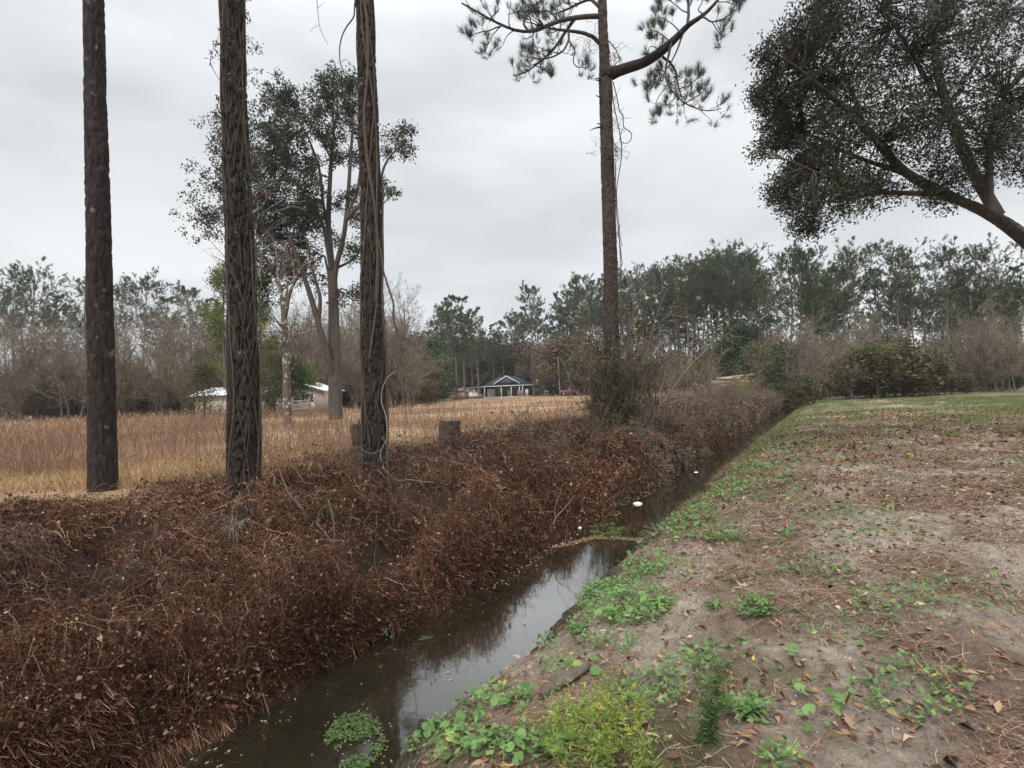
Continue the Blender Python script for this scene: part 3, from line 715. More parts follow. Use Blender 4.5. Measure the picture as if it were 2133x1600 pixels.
# right pine with the big side limb
YR = 17.0
rowsR = [(895, 1279, 36), (820, 1276.5, 31), (700, 1274, 30), (600, 1272, 28.5), (500, 1270, 28), (400, 1267.5, 27), (250, 1263, 26), (170, 1261, 27), (130, 1259, 21), (60, 1256, 19), (0, 1254.5, 17)]
axR, radR = prof_px(rowsR, YR, 21.5, .10, .35)
gR, ptR, lenR = trunk_geo(axR, radR, 80, 700, .036, 3, .25)
baseR = np.array([axR[1][0], axR[1][1], terr(axR[1][0], axR[1][1])])
pineR = empty('pine_tree', baseR, 'tall reddish pine with one thick limb reaching right and needle fans in the open sky', 'pine tree', 'pines rooted on the far ditch bank')
gR.build('trunk', M['bark_red'], pineR, True, baseR)
def zp(l): return [(940+.3422*x, .3422*y) for x, y in l]
def right_pine():
    rng = np.random.default_rng(103)
    limb = pxpath(zp([(930, 455), (985, 445), (1080, 410), (1170, 385), (1260, 330), (1340, 260), (1400, 200), (1440, 150), (1530, 100), (1600, 30), (1640, -20), (1690, -110)]), 17.0, 15.6, 30)
    g = Geo(); tubes(g, limb, np.interp(np.linspace(0, 1, 30), [0, .1, .45, .62, .8, 1], [.27, .17, .135, .085, .05, .02]), 12)
    g.build('side_limb', M['bark_near'], pineR, True, baseR)
    B = [  # (zoomed path, Y0, Y1, r0, r1)
        ([(900, 100), (820, 95), (720, 110), (640, 120), (560, 165), (480, 195), (380, 185), (310, 155), (240, 110), (150, 65), (60, 10)], 17, 15.4, .085, .022),
        ([(905, 265), (870, 225), (830, 205), (740, 190), (640, 180), (530, 152)], 17, 16.2, .07, .03),
        ([(750, 115), (690, 190), (640, 270), (580, 340), (500, 400), (430, 450), (370, 462)], 16.7, 17.6, .055, .018),
        ([(715, 190), (718, 250), (680, 310), (620, 340), (540, 350), (470, 345)], 16.5, 15.8, .04, .014),
        ([(718, 250), (760, 310), (730, 370), (760, 410), (830, 410)], 16.4, 16.8, .025, .01),
        ([(500, 400), (560, 430), (610, 455), (600, 480)], 17.5, 17.9, .018, .008),
        ([(480, 195), (430, 150), (460, 90), (500, 40), (560, -10), (640, -60)], 16.2, 17.0, .04, .015),
        ([(310, 155), (240, 175), (170, 190), (90, 215)], 15.7, 15.0, .025, .008),
        ([(310, 155), (250, 220), (215, 300)], 15.7, 16.2, .02, .008),
        ([(240, 110), (290, 60), (270, 0), (300, -60)], 15.6, 16.2, .02, .008),
        ([(900, 40), (850, -10), (760, 20), (680, 60), (600, 80)], 17, 18.0, .06, .02),
        ([(640, 120), (600, 60), (560, 70), (480, 70), (400, 60), (340, 90)], 16.8, 18, .035, .012),
        ([(1440, 150), (1448, 80), (1440, 0), (1430, -90)], 16.0, 16.4, .05, .03),
        ([(1530, 105), (1590, 140), (1660, 120), (1710, 75), (1740, 60)], 15.9, 15.3, .03, .01),
        ([(1590, 140), (1620, 180), (1660, 230)], 15.7, 15.4, .018, .007),
        ([(1340, 265), (1322, 350), (1300, 440), (1312, 520), (1370, 590), (1420, 632), (1500, 662), (1580, 686), (1650, 655)], 16.3, 15.5, .04, .012),
        ([(1620, 668), (1622, 620), (1632, 578)], 15.5, 15.4, .012, .006),
        ([(1510, 665), (1545, 700), (1580, 735)], 15.6, 15.7, .012, .005),
        ([(1285, 345), (1340, 385), (1370, 430), (1378, 510), (1405, 610)], 16.5, 16.9, .045, .016),
        ([(1410, 205), (1385, 300), (1335, 400), (1290, 470), (1240, 520)], 16.1, 16.8, .03, .01),
        ([(1378, 540), (1440, 520), (1500, 470), (1545, 430)], 16.8, 16.3, .02, .007),
        ([(1420, 632), (1470, 600), (1530, 560), (1560, 520)], 15.9, 16.4, .02, .007),
        ([(1312, 520), (1260, 590), (1245, 650), (1290, 695)], 16.0, 15.6, .016, .006),
        ([(1370, 590), (1330, 630), (1300, 660)], 15.9, 16.3, .016, .006),
        ([(1300, 440), (1240, 420), (1200, 470), (1180, 520)], 16.1, 15.7, .02, .007),
        ([(1260, 330), (1240, 290), (1205, 285)], 16.6, 16.0, .02, .008),
        ([(1340, 260), (1290, 220), (1250, 190), (1220, 180)], 16.3, 15.6, .022, .008),
        ([(1400, 200), (1360, 150), (1320, 110), (1260, 90)], 16.1, 16.6, .025, .008),
        ([(1445, 80), (1390, 50), (1340, 20), (1300, 0)], 16.2, 16.8, .022, .008),
        ([(1545, 90), (1500, 60), (1530, 10), (1560, -50)], 15.9, 16.5, .022, .008),
        ([(1610, 20), (1670, 15), (1720, 40)], 15.7, 15.2, .018, .008)]
    g = Geo(); ends = []
    for path, Y0, Y1, r0, r1 in B:
        q = pxpath(zp(path), Y0, Y1, 18); q = q+np.cumsum(rng.normal(size=q.shape), 0)*.006
        r = np.linspace(r0, r1, 18); tubes(g, q, r, 7 if r0 > .03 else 5)
        ends.append((q, r))
    Pm = np.stack([e[0] for e in ends]); Rm = np.stack([e[1] for e in ends])
    fr = np.r_[11, 5, 12, 10, 6, 4, 11, 6, 5, 5, 12, 10, 8, 7, 4, 10, 0, 1, 8, 8, 7, 7, 4, 4, 7, 5, 7, 8, 7, 7, 6]
    tws = []
    for i in range(len(ends)):
        if fr[i] == 0: continue
        t, tr = level(rng, Pm[i:i+1], Rm[i:i+1], int(fr[i]*1.25), .4, 1, (25, 75), .28, .5, 6, .22, (0, 0, .10), None, .007)
        # keep the twig length in a believable band
        Ls = np.linalg.norm(np.diff(t, axis=1), axis=2).sum(1)
        k = np.clip(Ls, .3, .7)/Ls
        t = t[:, :1]+(t-t[:, :1])*k[:, None, None]
        tubes(g, t, tr, 4); tws.append(t)
    t = np.concatenate(tws)
    u, ur = level(rng, t, np.full(t.shape[:2], .007), 2, .35, .95, (25, 55), .5, .8, 4, .2, (0, 0, .1), None, .005)
    tubes(g, u, ur, 3)
    # dead stubs on the trunk
    for zx, zy, ex, ey in ((905, 480, 870, 478), (905, 600, 878, 578), (905, 770, 840, 795), (905, 495, 865, 485), (905, 760, 885, 750)):
        q = pxpath(zp([(zx+15, zy), ((zx+ex)/2, (zy+ey)/2-3), (ex, ey)]), 16.9, 16.6, 6); tubes(g, q, np.linspace(.035, .006, 6), 5)
    g.build('limbs', M['pine_branch'], pineR, True, baseR)
    C = np.concatenate([t[:, 5], u[:, 3]])
    A = np.concatenate([t[:, 5]-t[:, 3], u[:, 3]-u[:, 1]])
    g = Geo(); tufts(g, C, A+np.array([0, 0, .12]), rng, 46, .25, .0065, .55)
    g.build('crown', M['needles'], pineR, False, baseR)
    d = nrm(axR[-1]-axR[-3]); upper_crown(rng, axR[-1], d, 5.2, 3.4, pineR, baseR, 30)
    pineR.children[-1].name = 'top_crown'; pineR.children[-2].name = 'top_limbs'
right_pine()

# ------------------------------------------------------------------ climbing and hanging vines (each rests on a tree, so each is its own thing)
def thing1(name, g, mats, label, cat, group=None, smooth_=False, origin=None):
    if origin is None:
        V = np.concatenate(g.v); origin = np.array([V[:, 0].mean(), V[:, 1].mean(), V[:, 2].min()])
    return tag(g.build(name, mats, None, smooth_, origin), label, cat, group)
def trunk_vines():
    rng = np.random.default_rng(7)
    def wind(pt, ln, h0, h1, offs, lift, n=60, jit=.12):
        h = np.linspace(h0, h1, n); o = np.interp(np.linspace(0, 1, n), np.linspace(0, 1, len(offs)), offs)
        o = o+jit*np.sin(h*2.3+rng.uniform(0, 6))
        return np.array([pt(a, b, lift+.006*math.sin(a*5)) for a, b in zip(h, o)])
    g = Geo()
    tubes(g, wind(ptM, lenM, 3.5, 12.5, [.5, .35, -.1, .3, -.3, -.55, -.4], .012), np.linspace(.026, .022, 60), 8)
    tubes(g, wind(ptM, lenM, 2.6, 12, [.1, .55, .7, .2, -.15, .1, -.2], .014), np.linspace(.018, .015, 60), 8)
    tubes(g, wind(ptM, lenM, .2, 9, [-.6, -.8, -.7, .2, .6, .1], .014), np.linspace(.016, .011, 60), 7)
    for i in range(22):
        h0 = rng.uniform(.1, 8); o = rng.uniform(-1, 1)
        tubes(g, wind(ptM, lenM, h0, h0+rng.uniform(.8, 3.2), [o, o+rng.uniform(-.7, .7), o+rng.uniform(-.5, .5)], .012, 24), np.linspace(.008, .004, 24), 4)
    tubes(g, wind(ptM, lenM, .3, 5.5, [.98, 1.0, .9, .95], .03), np.linspace(.03, .02, 60), 7)
    thing1('climbing_vine', g, M['vine'], 'thick woody vines twisting up the second big pine trunk from the left', 'vine', 'vines on the bank pines', True)
    g = Geo()
    for i in range(58):
        h0 = rng.uniform(.1, 8); o = rng.uniform(-1, 1)
        tubes(g, wind(ptL, lenL, h0, h0+rng.uniform(.6, 2.6), [o, o+rng.uniform(-.8, .8), o+rng.uniform(-.6, .6)], .012, 24, .15), np.linspace(.006, .0035, 24), 4)
    for o in (-.9, -.35, .85, .95):
        tubes(g, wind(ptL, lenL, .1, 8, [o, o+.15, o-.1, o+.05], .014), np.full(60, .011), 6)
    for i in range(26):  # loose loops standing off the bark
        h0 = rng.uniform(.2, 7); a = ptL(h0, rng.uniform(-1, 1), .02); b = ptL(h0+rng.uniform(.3, 1.1), rng.uniform(-1.2, 1.2), .02)
        m = (a+b)/2+np.array([rng.uniform(-.15, .2), -rng.uniform(.05, .3), rng.uniform(-.2, .1)])
        tubes(g, spline([a, (a+m)/2+rng.normal(size=3)*.03, m, (b+m)/2, b], 16), np.full(16, .004), 4)
    thing1('climbing_vine', g, M['vine'], 'thin pale vine stems netting the left pine trunk', 'vine', 'vines on the bank pines', True)
    # leafy vine high on the left trunk
    g = Geo(); sprays = []
    for i in range(26):
        h = rng.uniform(4.6, 8.3); a = ptL(h, rng.uniform(.2, 1.3), .0)
        sprays.append(sim(rng, a[None], np.array([[1, -.25, rng.uniform(-.2, .6)]]), rng.uniform(.18, .46), 7, .3, (0, 0, -.16))[0])
    for i in range(26):
        h = rng.uniform(3.8, 8.5); a = ptL(h, rng.uniform(-1.1, .9), .0)
        sprays.append(sim(rng, a[None], np.array([[rng.normal()*.4, -1, .2]]), rng.uniform(.1, .28), 7, .3, (0, 0, -.2))[0])
    P = np.stack(sprays); ribbons(g, P, np.full(P.shape[:2], .004), rng, .4)
    m = 1500; i = rng.integers(0, len(P), m); k = rng.integers(1, 7, m)
    leaves(g, P[i, k]+rng.normal(size=(m, 3))*.02, rng.normal(size=(m, 3))*.8+np.array([.3, 0, -.7]), rng.normal(size=(m, 3)), rng.uniform(.035, .07, m), rng.uniform(.012, .022, m), rng.random(m), mi=1)
    thing1('leafy_vine', g, [M['twig'], M['oak_leaf']], 'small narrow leaved vine hanging from the upper left pine trunk', 'vine', 'vines on the bank pines')
    # looping vine right of the middle trunk
    g = Geo()
    q = pxpath([(790, 500), (797, 545), (808, 590), (822, 628), (820, 660), (835, 700), (834, 740), (826, 772), (838, 795), (850, 815), (856, 834)], 8.4, 8.2, 50)
    tubes(g, q+np.cumsum(rng.normal(size=q.shape), 0)*.002, np.interp(np.linspace(0, 1, 50), [0, .5, 1], [.014, .017, .02]), 8)
    tubes(g, pxpath([(826, 772), (838, 800), (845, 850), (847, 880), (843, 905), (848, 938)], 8.2, 8.0, 24), np.linspace(.009, .005, 24), 6)
    thing1('looping_vine', g, M['vine'], 'dark bare vine hanging in a crooked loop right of the second trunk', 'vine', 'vines on the bank pines', True)
    g = Geo()
    tubes(g, pxpath([(824, 774), (806, 786), (795, 812), (794, 840), (803, 862), (807, 890), (806, 915), (792, 940), (792, 955), (803, 985), (830, 1004), (850, 998), (875, 1003), (905, 1005)], 8.2, 7.4, 60), np.linspace(.0095, .005, 60), 7)
    tubes(g, pxpath([(752, 934), (765, 944), (780, 944), (791, 938)], 8.1, 8.1, 14), np.linspace(.004, .006, 14), 6)
    thing1('looping_vine', g, M['vine_pale'], 'pale grey vine curving down from the second trunk onto the brambles', 'vine', 'vines on the bank pines', True)
    # arc of vine and thin drooping twigs near the top of the middle trunk
    g = Geo()
    tubes(g, pxpath([(741, -10), (738, 20), (738, 36), (722, 55), (712, 75), (707, 100), (708, 130), (714, 145)], 8.5, 8.2, 30), np.linspace(.014, .008, 30), 7)
    tubes(g, pxpath([(712, 130), (718, 122), (728, 128), (735, 140), (742, 150)], 8.2, 8.4, 14), np.linspace(.004, .004, 14), 4)
    thing1('hanging_vine', g, M['vine'], 'dark vine bowing out from the top of the second trunk', 'vine', 'vines on the bank pines', True)
    g = Geo()
    tubes(g, pxpath([(656, -40), (661, 10), (664, 50), (670, 70), (683, 92)], 8, 8, 20), np.linspace(.006, .003, 20), 4)
    tubes(g, pxpath([(664, 52), (652, 58), (644, 68)], 8, 8, 8), np.linspace(.004, .002, 8), 4)
    tubes(g, pxpath([(661, 18), (668, 12), (676, 4)], 8, 8, 8), np.linspace(.004, .002, 8), 4)
    tubes(g, pxpath([(656, -40), (690, -120), (745, -190)], 8, 8.5, 12), np.linspace(.008, .01, 12), 5)
    thing1('hanging_vine', g, M['vine'], 'thin bare twig hanging against the sky between the two left trunks', 'vine', 'vines on the bank pines', True)
    # vines on the right pine
    g = Geo()
    for path in ([(985, 500), (1010, 600), (1025, 690), (1048, 700), (1045, 780), (1075, 790), (1100, 810), (1100, 845), (1070, 880), (1040, 870), (1020, 850), (1042, 785)],
                 [(975, 480), (985, 620), (1010, 740), (1030, 830), (1040, 930), (1030, 1000), (1005, 1150), (1010, 1280), (1022, 1370), (1025, 1430), (1040, 1500)],
                 [(1025, 1370), (1012, 1420), (1025, 1470)], [(1000, 1000), (1000, 1150), (1005, 1300), (1040, 1600)],
                 [(960, 250), (1000, 300), (1030, 360), (990, 400)], [(950, 230), (965, 320), (975, 410)]):
        tubes(g, pxpath(zp(path), 16.75, 16.6, 40), np.linspace(.02, .011, 40), 5)
    tubes(g, pxpath([(1290, 500), (1294, 560), (1292, 620), (1296, 690), (1300, 760)], 16.6, 16.4, 24), np.linspace(.016, .014, 24), 5)
    tubes(g, pxpath([(1283, 590), (1291, 640), (1293, 690), (1297, 760)], 16.6, 16.5, 24), np.linspace(.012, .012, 24), 5)
    for cx, cy, rx, ry, n in ((1283, 320, 9, 30, 60), (1280, 255, 7, 50, 36), (1282, 110, 12, 22, 30), (1228, 95, 10, 16, 20), (1245, 310, 7, 20, 14), (1240, 60, 8, 20, 14)):
        c = np.array([at(cx+rng.normal()*rx*.5, cy+rng.normal()*ry*.6, rng.uniform(16.4, 16.8)) for _ in range(n)])
        P = sim(rng, c, rng.normal(size=(n, 3)), .55, 7, .5, (0, 0, -.12)); ribbons(g, P, np.full((n, 7), .011), rng)
    thing1('hanging_vine', g, M['vine'], 'tangled bare vine dangling down the right side of the limbed pine', 'vine', 'vines on the bank pines', True)
trunk_vines()

# ------------------------------------------------------------------ shrubs of bare twigs
def bare_shrub_geo(rng, h, w, nst, twn=(6, 5), tint=.4, arch=.0, th=1., leaf=0, leaf_sz=.05, lr=.5):
    base = np.c_[rng.normal(size=(nst, 2))*w*.10, np.full(nst, -.05)]
    dv = np.c_[rng.normal(size=(nst, 2))*.5*w/h, np.ones(nst)]
    P = sim(rng, base, dv, h*rng.uniform(.6, 1.1, nst), 9, .13, (0, 0, .04-arch))
    R = rng.uniform(.008, .018, nst)[:, None]*th*np.linspace(1, .3, 9)
    a, ar = level(rng, P, R, twn[0], .15, 1, (20, 65), lr, .6, 6, .22, (0, 0, .06-arch), None, .0035*th)
    b, br = level(rng, a, ar, twn[1], .2, 1, (20, 65), .5, .6, 5, .25, (0, 0, .04-arch), None, .0028*th)
    gs = Geo(); tubes(gs, P, R, 4, np.clip(tint+rng.normal(size=nst)*.15, 0, 1))
    ribbons(gs, a, ar*2, rng, np.clip(tint+rng.normal(size=len(a))*.2, 0, 1)); ribbons(gs, b, br*2, rng, np.clip(tint+rng.normal(size=len(b))*.25, 0, 1))
    gl = None
    if leaf:
        gl = Geo(); i = rng.integers(0, len(b), leaf); k = rng.integers(1, 5, leaf)
        leaves(gl, b[i, k], rng.normal(size=(leaf, 3))+np.array([0, 0, -.2]), rng.normal(size=(leaf, 3))+np.array([0, 0, .8]), leaf_sz*rng.uniform(.6, 1.3, leaf), leaf_sz*.5*rng.uniform(.7, 1.2, leaf), rng.random(leaf))
    return gs, gl
def ground_at(px, py, Y):
    p = at(px, py, Y); p[2] = terr(p[0], p[1]); return p
def bank_at(s, d):
    xy = sd(np.array([s]), np.array([d]))[0]; return np.array([xy[0], xy[1], float(terr(xy[0], xy[1]))])
def shrubs():
    rng = np.random.default_rng(31)
    protos = []
    specs = [(1.7, 1.5, 16, (8, 7), .35, .02, 1.5, 500, 'twig', 'red_weed', .05), (1.4, 1.6, 18, (8, 7), .45, .05, 1.5, 900, 'twig', 'olive', .055),
             (2.2, 1.3, 12, (8, 7), .5, .0, 1.5, 300, 'twig', 'olive', .05), (1.2, 1.5, 16, (8, 6), .4, .10, 1.4, 1500, 'twig', 'green_dark', .06)]
    names = ['bare_shrub', 'bare_shrub', 'bare_shrub', 'leafy_shrub']
    labels = ['reddish brown bare brush bush on the far bank right of the limbed pine', 'olive tinged twiggy bush on the far bank right of the limbed pine',
              'tall grey twiggy brush on the far bank right of the limbed pine', 'low dark green leafy bush on the far bank beside the water']
    spots = [[], [], [], []]
    # s, d, scale, kind : the brush right of the right pine, running off along the bank
    r2 = np.random.default_rng(8)
    for s in np.r_[np.linspace(14.5, 34, 24), np.linspace(35, 72, 24)]:
        for d in (4.9, 6.4, 7.6):
            if s < 23 and d > 7 or s < 18 and d > 6: continue
            k = int(r2.choice([0, 0, 0, 1, 2, 3], p=[.2, .2, .2, .2, .1, .1]))
            sc = r2.uniform(.5, .85)*(.85 if d < 5.5 else 1.0)*(1+.2*(s > 34))*(.85 if s < 30 else 1)*(.62 if k == 2 else 1)
            spots[k].append((s+r2.normal()*.5, d+r2.normal()*.35, sc))
    spots[3] += [(16.2, 4.7, .8), (24.0, 4.5, .8), (44, 4.6, 1.1), (52, 4.8, 1.3), (60, 4.4, 1.5), (13.2, 4.9, .5)]
    for i, sp in enumerate(specs):
        gs, gl = bare_shrub_geo(rng, *sp[:7], leaf=sp[7], leaf_sz=sp[10])
        s, d, sc = spots[i][0]
        o = empty(names[i], bank_at(s, d), labels[i], 'shrub', 'brush on the far bank')
        o.scale = (sc, sc, sc)
        gs.build('twigs', M[sp[8]], o); gl.build('leaves', M[sp[9]], o)
        for s, d, sc in spots[i][1:]:
            copy_tree(o, bank_at(s, d), rng.uniform(0, 6.28), (sc*1.35, sc*1.35, sc))
        protos.append(o)
    # single bushes with a place of their own
    def single(name, pxpy, Y, h, w, nst, twn, tint, arch, th, nleaf, lm, lsz, label, tw='twig', lr=.5):
        p = ground_at(*pxpy, Y); r3 = np.random.default_rng(int(pxpy[0]*7+pxpy[1]))
        gs, gl = bare_shrub_geo(r3, h, w, nst, twn, tint, arch, th, nleaf, lsz, lr)
        o = empty(name, p, label, 'shrub')
        gs.build('twigs', M[tw], o)
        if gl: gl.build('leaves', M[lm], o)
        return o
    single('bare_shrub', (1165, 925), 13.2, 1.35, 1.9, 13, (9, 7), .3, .12, 1.1, 60, 'red_weed', .05, 'leafless bush of arching dark stems in front of the limbed pine')
    single('leafy_shrub', (1318, 915), 14.3, 1.0, 1.4, 16, (8, 6), .4, .09, 1.2, 2600, 'olive', .055, 'low olive leafed bush at the foot of the limbed pine')
    o = single('bare_shrub', (1322, 905), 13.9, .8, .7, 5, (5, 4), .4, .06, 1., 260, 'orange_leaf', .07, 'small sprig of orange dead leaves in the olive bush')
    single('leafy_shrub', (985, 900), 11.3, .62, 1.2, 14, (8, 6), .4, .10, 1., 1500, 'olive', .04, 'olive brown viny bush over the cut stump')
    single('vine_tangle', (955, 925), 11.35, .62, .7, 26, (8, 6), .35, .12, .8, 1500, 'bramble_leaf', .045, 'brown vines heaped over the right side of the cut stump', lr=.35)
    single('bare_shrub', (1090, 905), 15.0, .9, 1.4, 12, (8, 6), .35, .08, 1., 700, 'olive', .045, 'low scrubby bush at the field edge left of the arching bush')
    single('bare_shrub', (1225, 905), 15.5, 1.3, 1.4, 14, (8, 7), .4, .07, 1.2, 600, 'olive', .05, 'scrubby bush just left of the limbed pine foot')
    # vine mass round the right pine foot
    for px, Y, h, w, n, lm, nl, lab in ((1247, 16.7, 3.2, .8, 34, 'twig', 700, 'grey tangle of vines hugging the left foot of the limbed pine'), (1300, 16.6, 3.9, .75, 34, 'green_dark', 3200, 'dark viny tangle hugging the right foot of the limbed pine'),
                                        (1274, 16.4, 2.2, .7, 28, 'green_dark', 1300, 'viny tangle wound round the front foot of the limbed pine')):
        single('vine_tangle', (px, 870), Y, h, w, n, (10, 8), .38, .02, 1.6, nl, lm, .08, lab, lr=.2)
    single('vine_sapling', (1325, 880), 17.4, 4.9, 1.0, 7, (10, 9), .6, .03, 2.4, 2600, 'olive', .085, 'vine laden sapling with drooping leafy arcs just right of the limbed pine')
    single('vine_sapling', (1358, 880), 18.5, 3.4, 1.3, 6, (9, 8), .65, .04, 2.0, 500, 'olive', .07, 'second lower vine hung sapling right of the limbed pine')
    for px, Y, h, nl, lab in ((1408, 22, 3.6, 200, 'tall leafless sapling in the brush right of the vine laden sapling'), (1470, 27, 3.2, 200, 'bare grey sapling in the brush before the log pile'), (1545, 34, 2.6, 900, 'sapling with sparse yellow green leaves in front of the log pile')):
        single('sapling', (px, 880), Y, h, 1.8, 5, (8, 7), .7, .0, 2.0, nl, 'green_yellow', .09, lab)
    # left of the middle tree and small weeds at the field edge
    for i, (px, py, Y, h) in enumerate(((700, 930, 9.8, .55), (655, 935, 9.6, .4), (735, 925, 9.5, .9), (845, 930, 9.6, .6), (870, 915, 10.2, .5))):
        single('bare_weed', (px, py), Y, h, .5, 5, (6, 5), .35, .04, .6, 60, 'red_weed', .03, ['dry weed sprig at the field edge, middle of those left of the second trunk', 'short dry weed sprig at the field edge between the two left trunks', 'tall dry weed close beside the leaning snag', 'dry weed sprig under the pale looping vine', 'dry weed sprig left of the cut stump'][i])
    # yellow-green drooping sprays and dead sticks on the bramble face
    p = on_ground(660, 1090); r3 = np.random.default_rng(4)
    g = Geo(); P = sim(r3, p+np.c_[r3.normal(size=(26, 2))*.06, np.full(26, .05)], np.c_[r3.normal(size=(26, 2))*.5+np.array([.25, -.2]), np.ones(26)], r3.uniform(.35, .65, 26), 10, .12, (0, -.02, -.24))
    ribbons(g, P, np.full(P.shape[:2], .006), r3, .6)
    m = 900; i = r3.integers(0, 26, m); k = r3.integers(3, 10, m)
    blades(g, P[i, k], r3.normal(size=(m, 3))*.6+np.array([0, 0, -.6]), r3.uniform(.04, .1, m), .008, r3, r3.random(m))
    thing1('drooping_plant', g, M['olive'], 'yellowish drooping plant on the brambles between the two left trunks', 'plant', origin=p)
    p = on_ground(490, 1112)
    g = Geo(); n = 46; P = sim(r3, np.tile(p+np.array([0, 0, .08]), (n, 1))+r3.normal(size=(n, 3))*.03, np.c_[r3.normal(size=(n, 2))*.8+np.array([0, -.3]), np.ones(n)*1.1], r3.uniform(.3, .5, n), 11, .05, (0, 0, -.30))
    ribbons(g, P, .009*np.linspace(1, .25, 11)[None]*np.ones((n, 1)), r3, r3.random(n), side=np.tile([0, 1., .2], (n, 1)))
    thing1('strap_leaf_plant', g, M['dry_strap'], 'tuft of pale arching strap leaves at the foot of the left trunk', 'plant', origin=p)
    for (px, py, n, lab) in ((772, 1290, 90, 'blue green leafy sprig low on the bramble bank over the water'), (480, 1400, 60, 'small green fern sprig low on the brambles at the left')):
        p = on_ground(px, py); g = Geo(); P = sim(r3, np.tile(p, (9, 1)), np.c_[r3.normal(size=(9, 2))*.5-NN*.7, np.ones(9)], .34, 8, .15, (0, 0, -.2))
        ribbons(g, P, np.full(P.shape[:2], .004), r3, .3); i = r3.integers(0, 9, n); k = r3.integers(2, 8, n)
        leaves(g, P[i, k], r3.normal(size=(n, 3)), r3.normal(size=(n, 3))+np.array([0, -.8, .8]), r3.uniform(.04, .065, n), .024, r3.random(n))
        thing1('leafy_sprig', g, M['bluegreen'], lab, 'plant', origin=p)
    def stick(path, Y0, Y1, r0, r1, lab, mat='vine', forks=()):
        g = Geo(); q = pxpath(path, Y0, Y1, 26); tubes(g, q+np.cumsum(r3.normal(size=q.shape), 0)*.004, np.linspace(r0, r1, 26)*.72, 7)
        for f, a, b in forks: tubes(g, pxpath(f, a, b, 12), np.linspace(r1*.8, r1*.4, 12), 5)
        thing1('fallen_branch', g, M[mat], lab, 'branch', 'dead branches lying on the brambles', True)
    stick([(566, 952), (580, 968), (592, 1000), (600, 1025), (618, 1050), (632, 1066)], 6.9, 6.0, .010, .015, 'bare dead branch leaning over the brambles beside the left trunk', 'vine', [([(570, 952), (600, 965), (622, 985), (632, 1005)], 6.9, 6.6)])
    stick([(660, 1088), (676, 1105), (690, 1125), (703, 1152)], 5.9, 5.6, .016, .012, 'short thick dead branch below the yellowish drooping plant', 'vine', [([(683, 1040), (692, 1070), (696, 1100), (697, 1130)], 6.2, 5.7)])
    stick([(505, 1138), (520, 1160), (535, 1185)], 5.9, 5.6, .012, .008, 'short dead stick on the brambles below the left trunk')
    stick([(1152, 1092), (1156, 1080), (1175, 1060), (1198, 1032)], 8.3, 8.5, .011, .006, 'pale forked dead stick standing from the brambles near the water', 'vine_pale', [([(1157, 1078), (1154, 1060), (1165, 1035), (1172, 1008)], 8.3, 8.6)])
    stick([(1568, 978), (1560, 972), (1545, 963), (1538, 962)], 15.6, 15.9, .03, .014, 'dark forked dead branch on the near bank edge far along the ditch', 'vine', [([(1566, 976), (1570, 966), (1572, 958)], 15.6, 15.6)])
    stick([(800, 1206), (830, 1220), (852, 1240)], 5.4, 5.0, .006, .003, 'thin pale twig on the lower bramble face above the water', 'vine_pale')
shrubs()

# ------------------------------------------------------------------ stump, snag, driftwood
def ring_cap(V0, n):  # fan over the last ring
    return [[i, (i+1) % n, n] for i in range(n)]
def stump(name, px, py0, py1, w0, w1, Y, label, cat, slant=0., seed=5, jag=.06):
    rng = np.random.default_rng(seed)
    p0, p1 = at(px, py0, Y), at(px+slant, py1, Y)
    ax = np.stack([p0-np.array([0, 0, .3]), p0, (p0+p1)/2, p1]); r = np.array([w0, w0, (w0+w1)/2, w1])/2*Y/F_PX
    g, pt, ln = trunk_geo(ax, r, 48, 60, .018, seed, .15)
    V = g.v[0].reshape(60, 48, 3); j = (fbm(np.cos(np.arange(48)*.131)*3, np.sin(np.arange(48)*.131)*3, seed=seed, oct=3)-.5)*2*jag
    V[-6:, :, 2] += j[None]*np.linspace(0, 1, 6)[:, None]
    o = empty(name, p0, label, cat); g.v[0] = V.reshape(-1, 3)
    g.build('bark', M['stump'], o, True, p0)
    top = V[-1]; c = top.mean(0)-np.array([0, 0, .03])
    inner = c+(top-c)*.55+np.array([0, 0, -.02])+np.c_[np.zeros((48, 2)), rng.normal(size=48)*.012]
    i = np.arange(48); jn = (i+1) % 48
    h = Geo().add(np.concatenate([top, inner, c[None]]), np.stack([i, jn, jn+48, i+48], -1))
    h.f.append(np.stack([i+48, jn+48, np.full(48, 96)], -1)); h.t.append(np.full(48, .5)); h.mi.append(np.zeros(48, np.int32))
    h.build('cut_top', M['wood_grey'], o, False, p0)
    return o
stump('tree_stump', 935, 935, 876, 44, 42, 11.6, 'cut tree stump half covered in brown vines at the field edge', 'tree stump', 3, 5, .05)
stump('leaning_snag', 752, 960, 886, 26, 20, 8.9, 'short broken dead trunk leaning left beside the second pine trunk', 'dead trunk', -12, 6, .12)
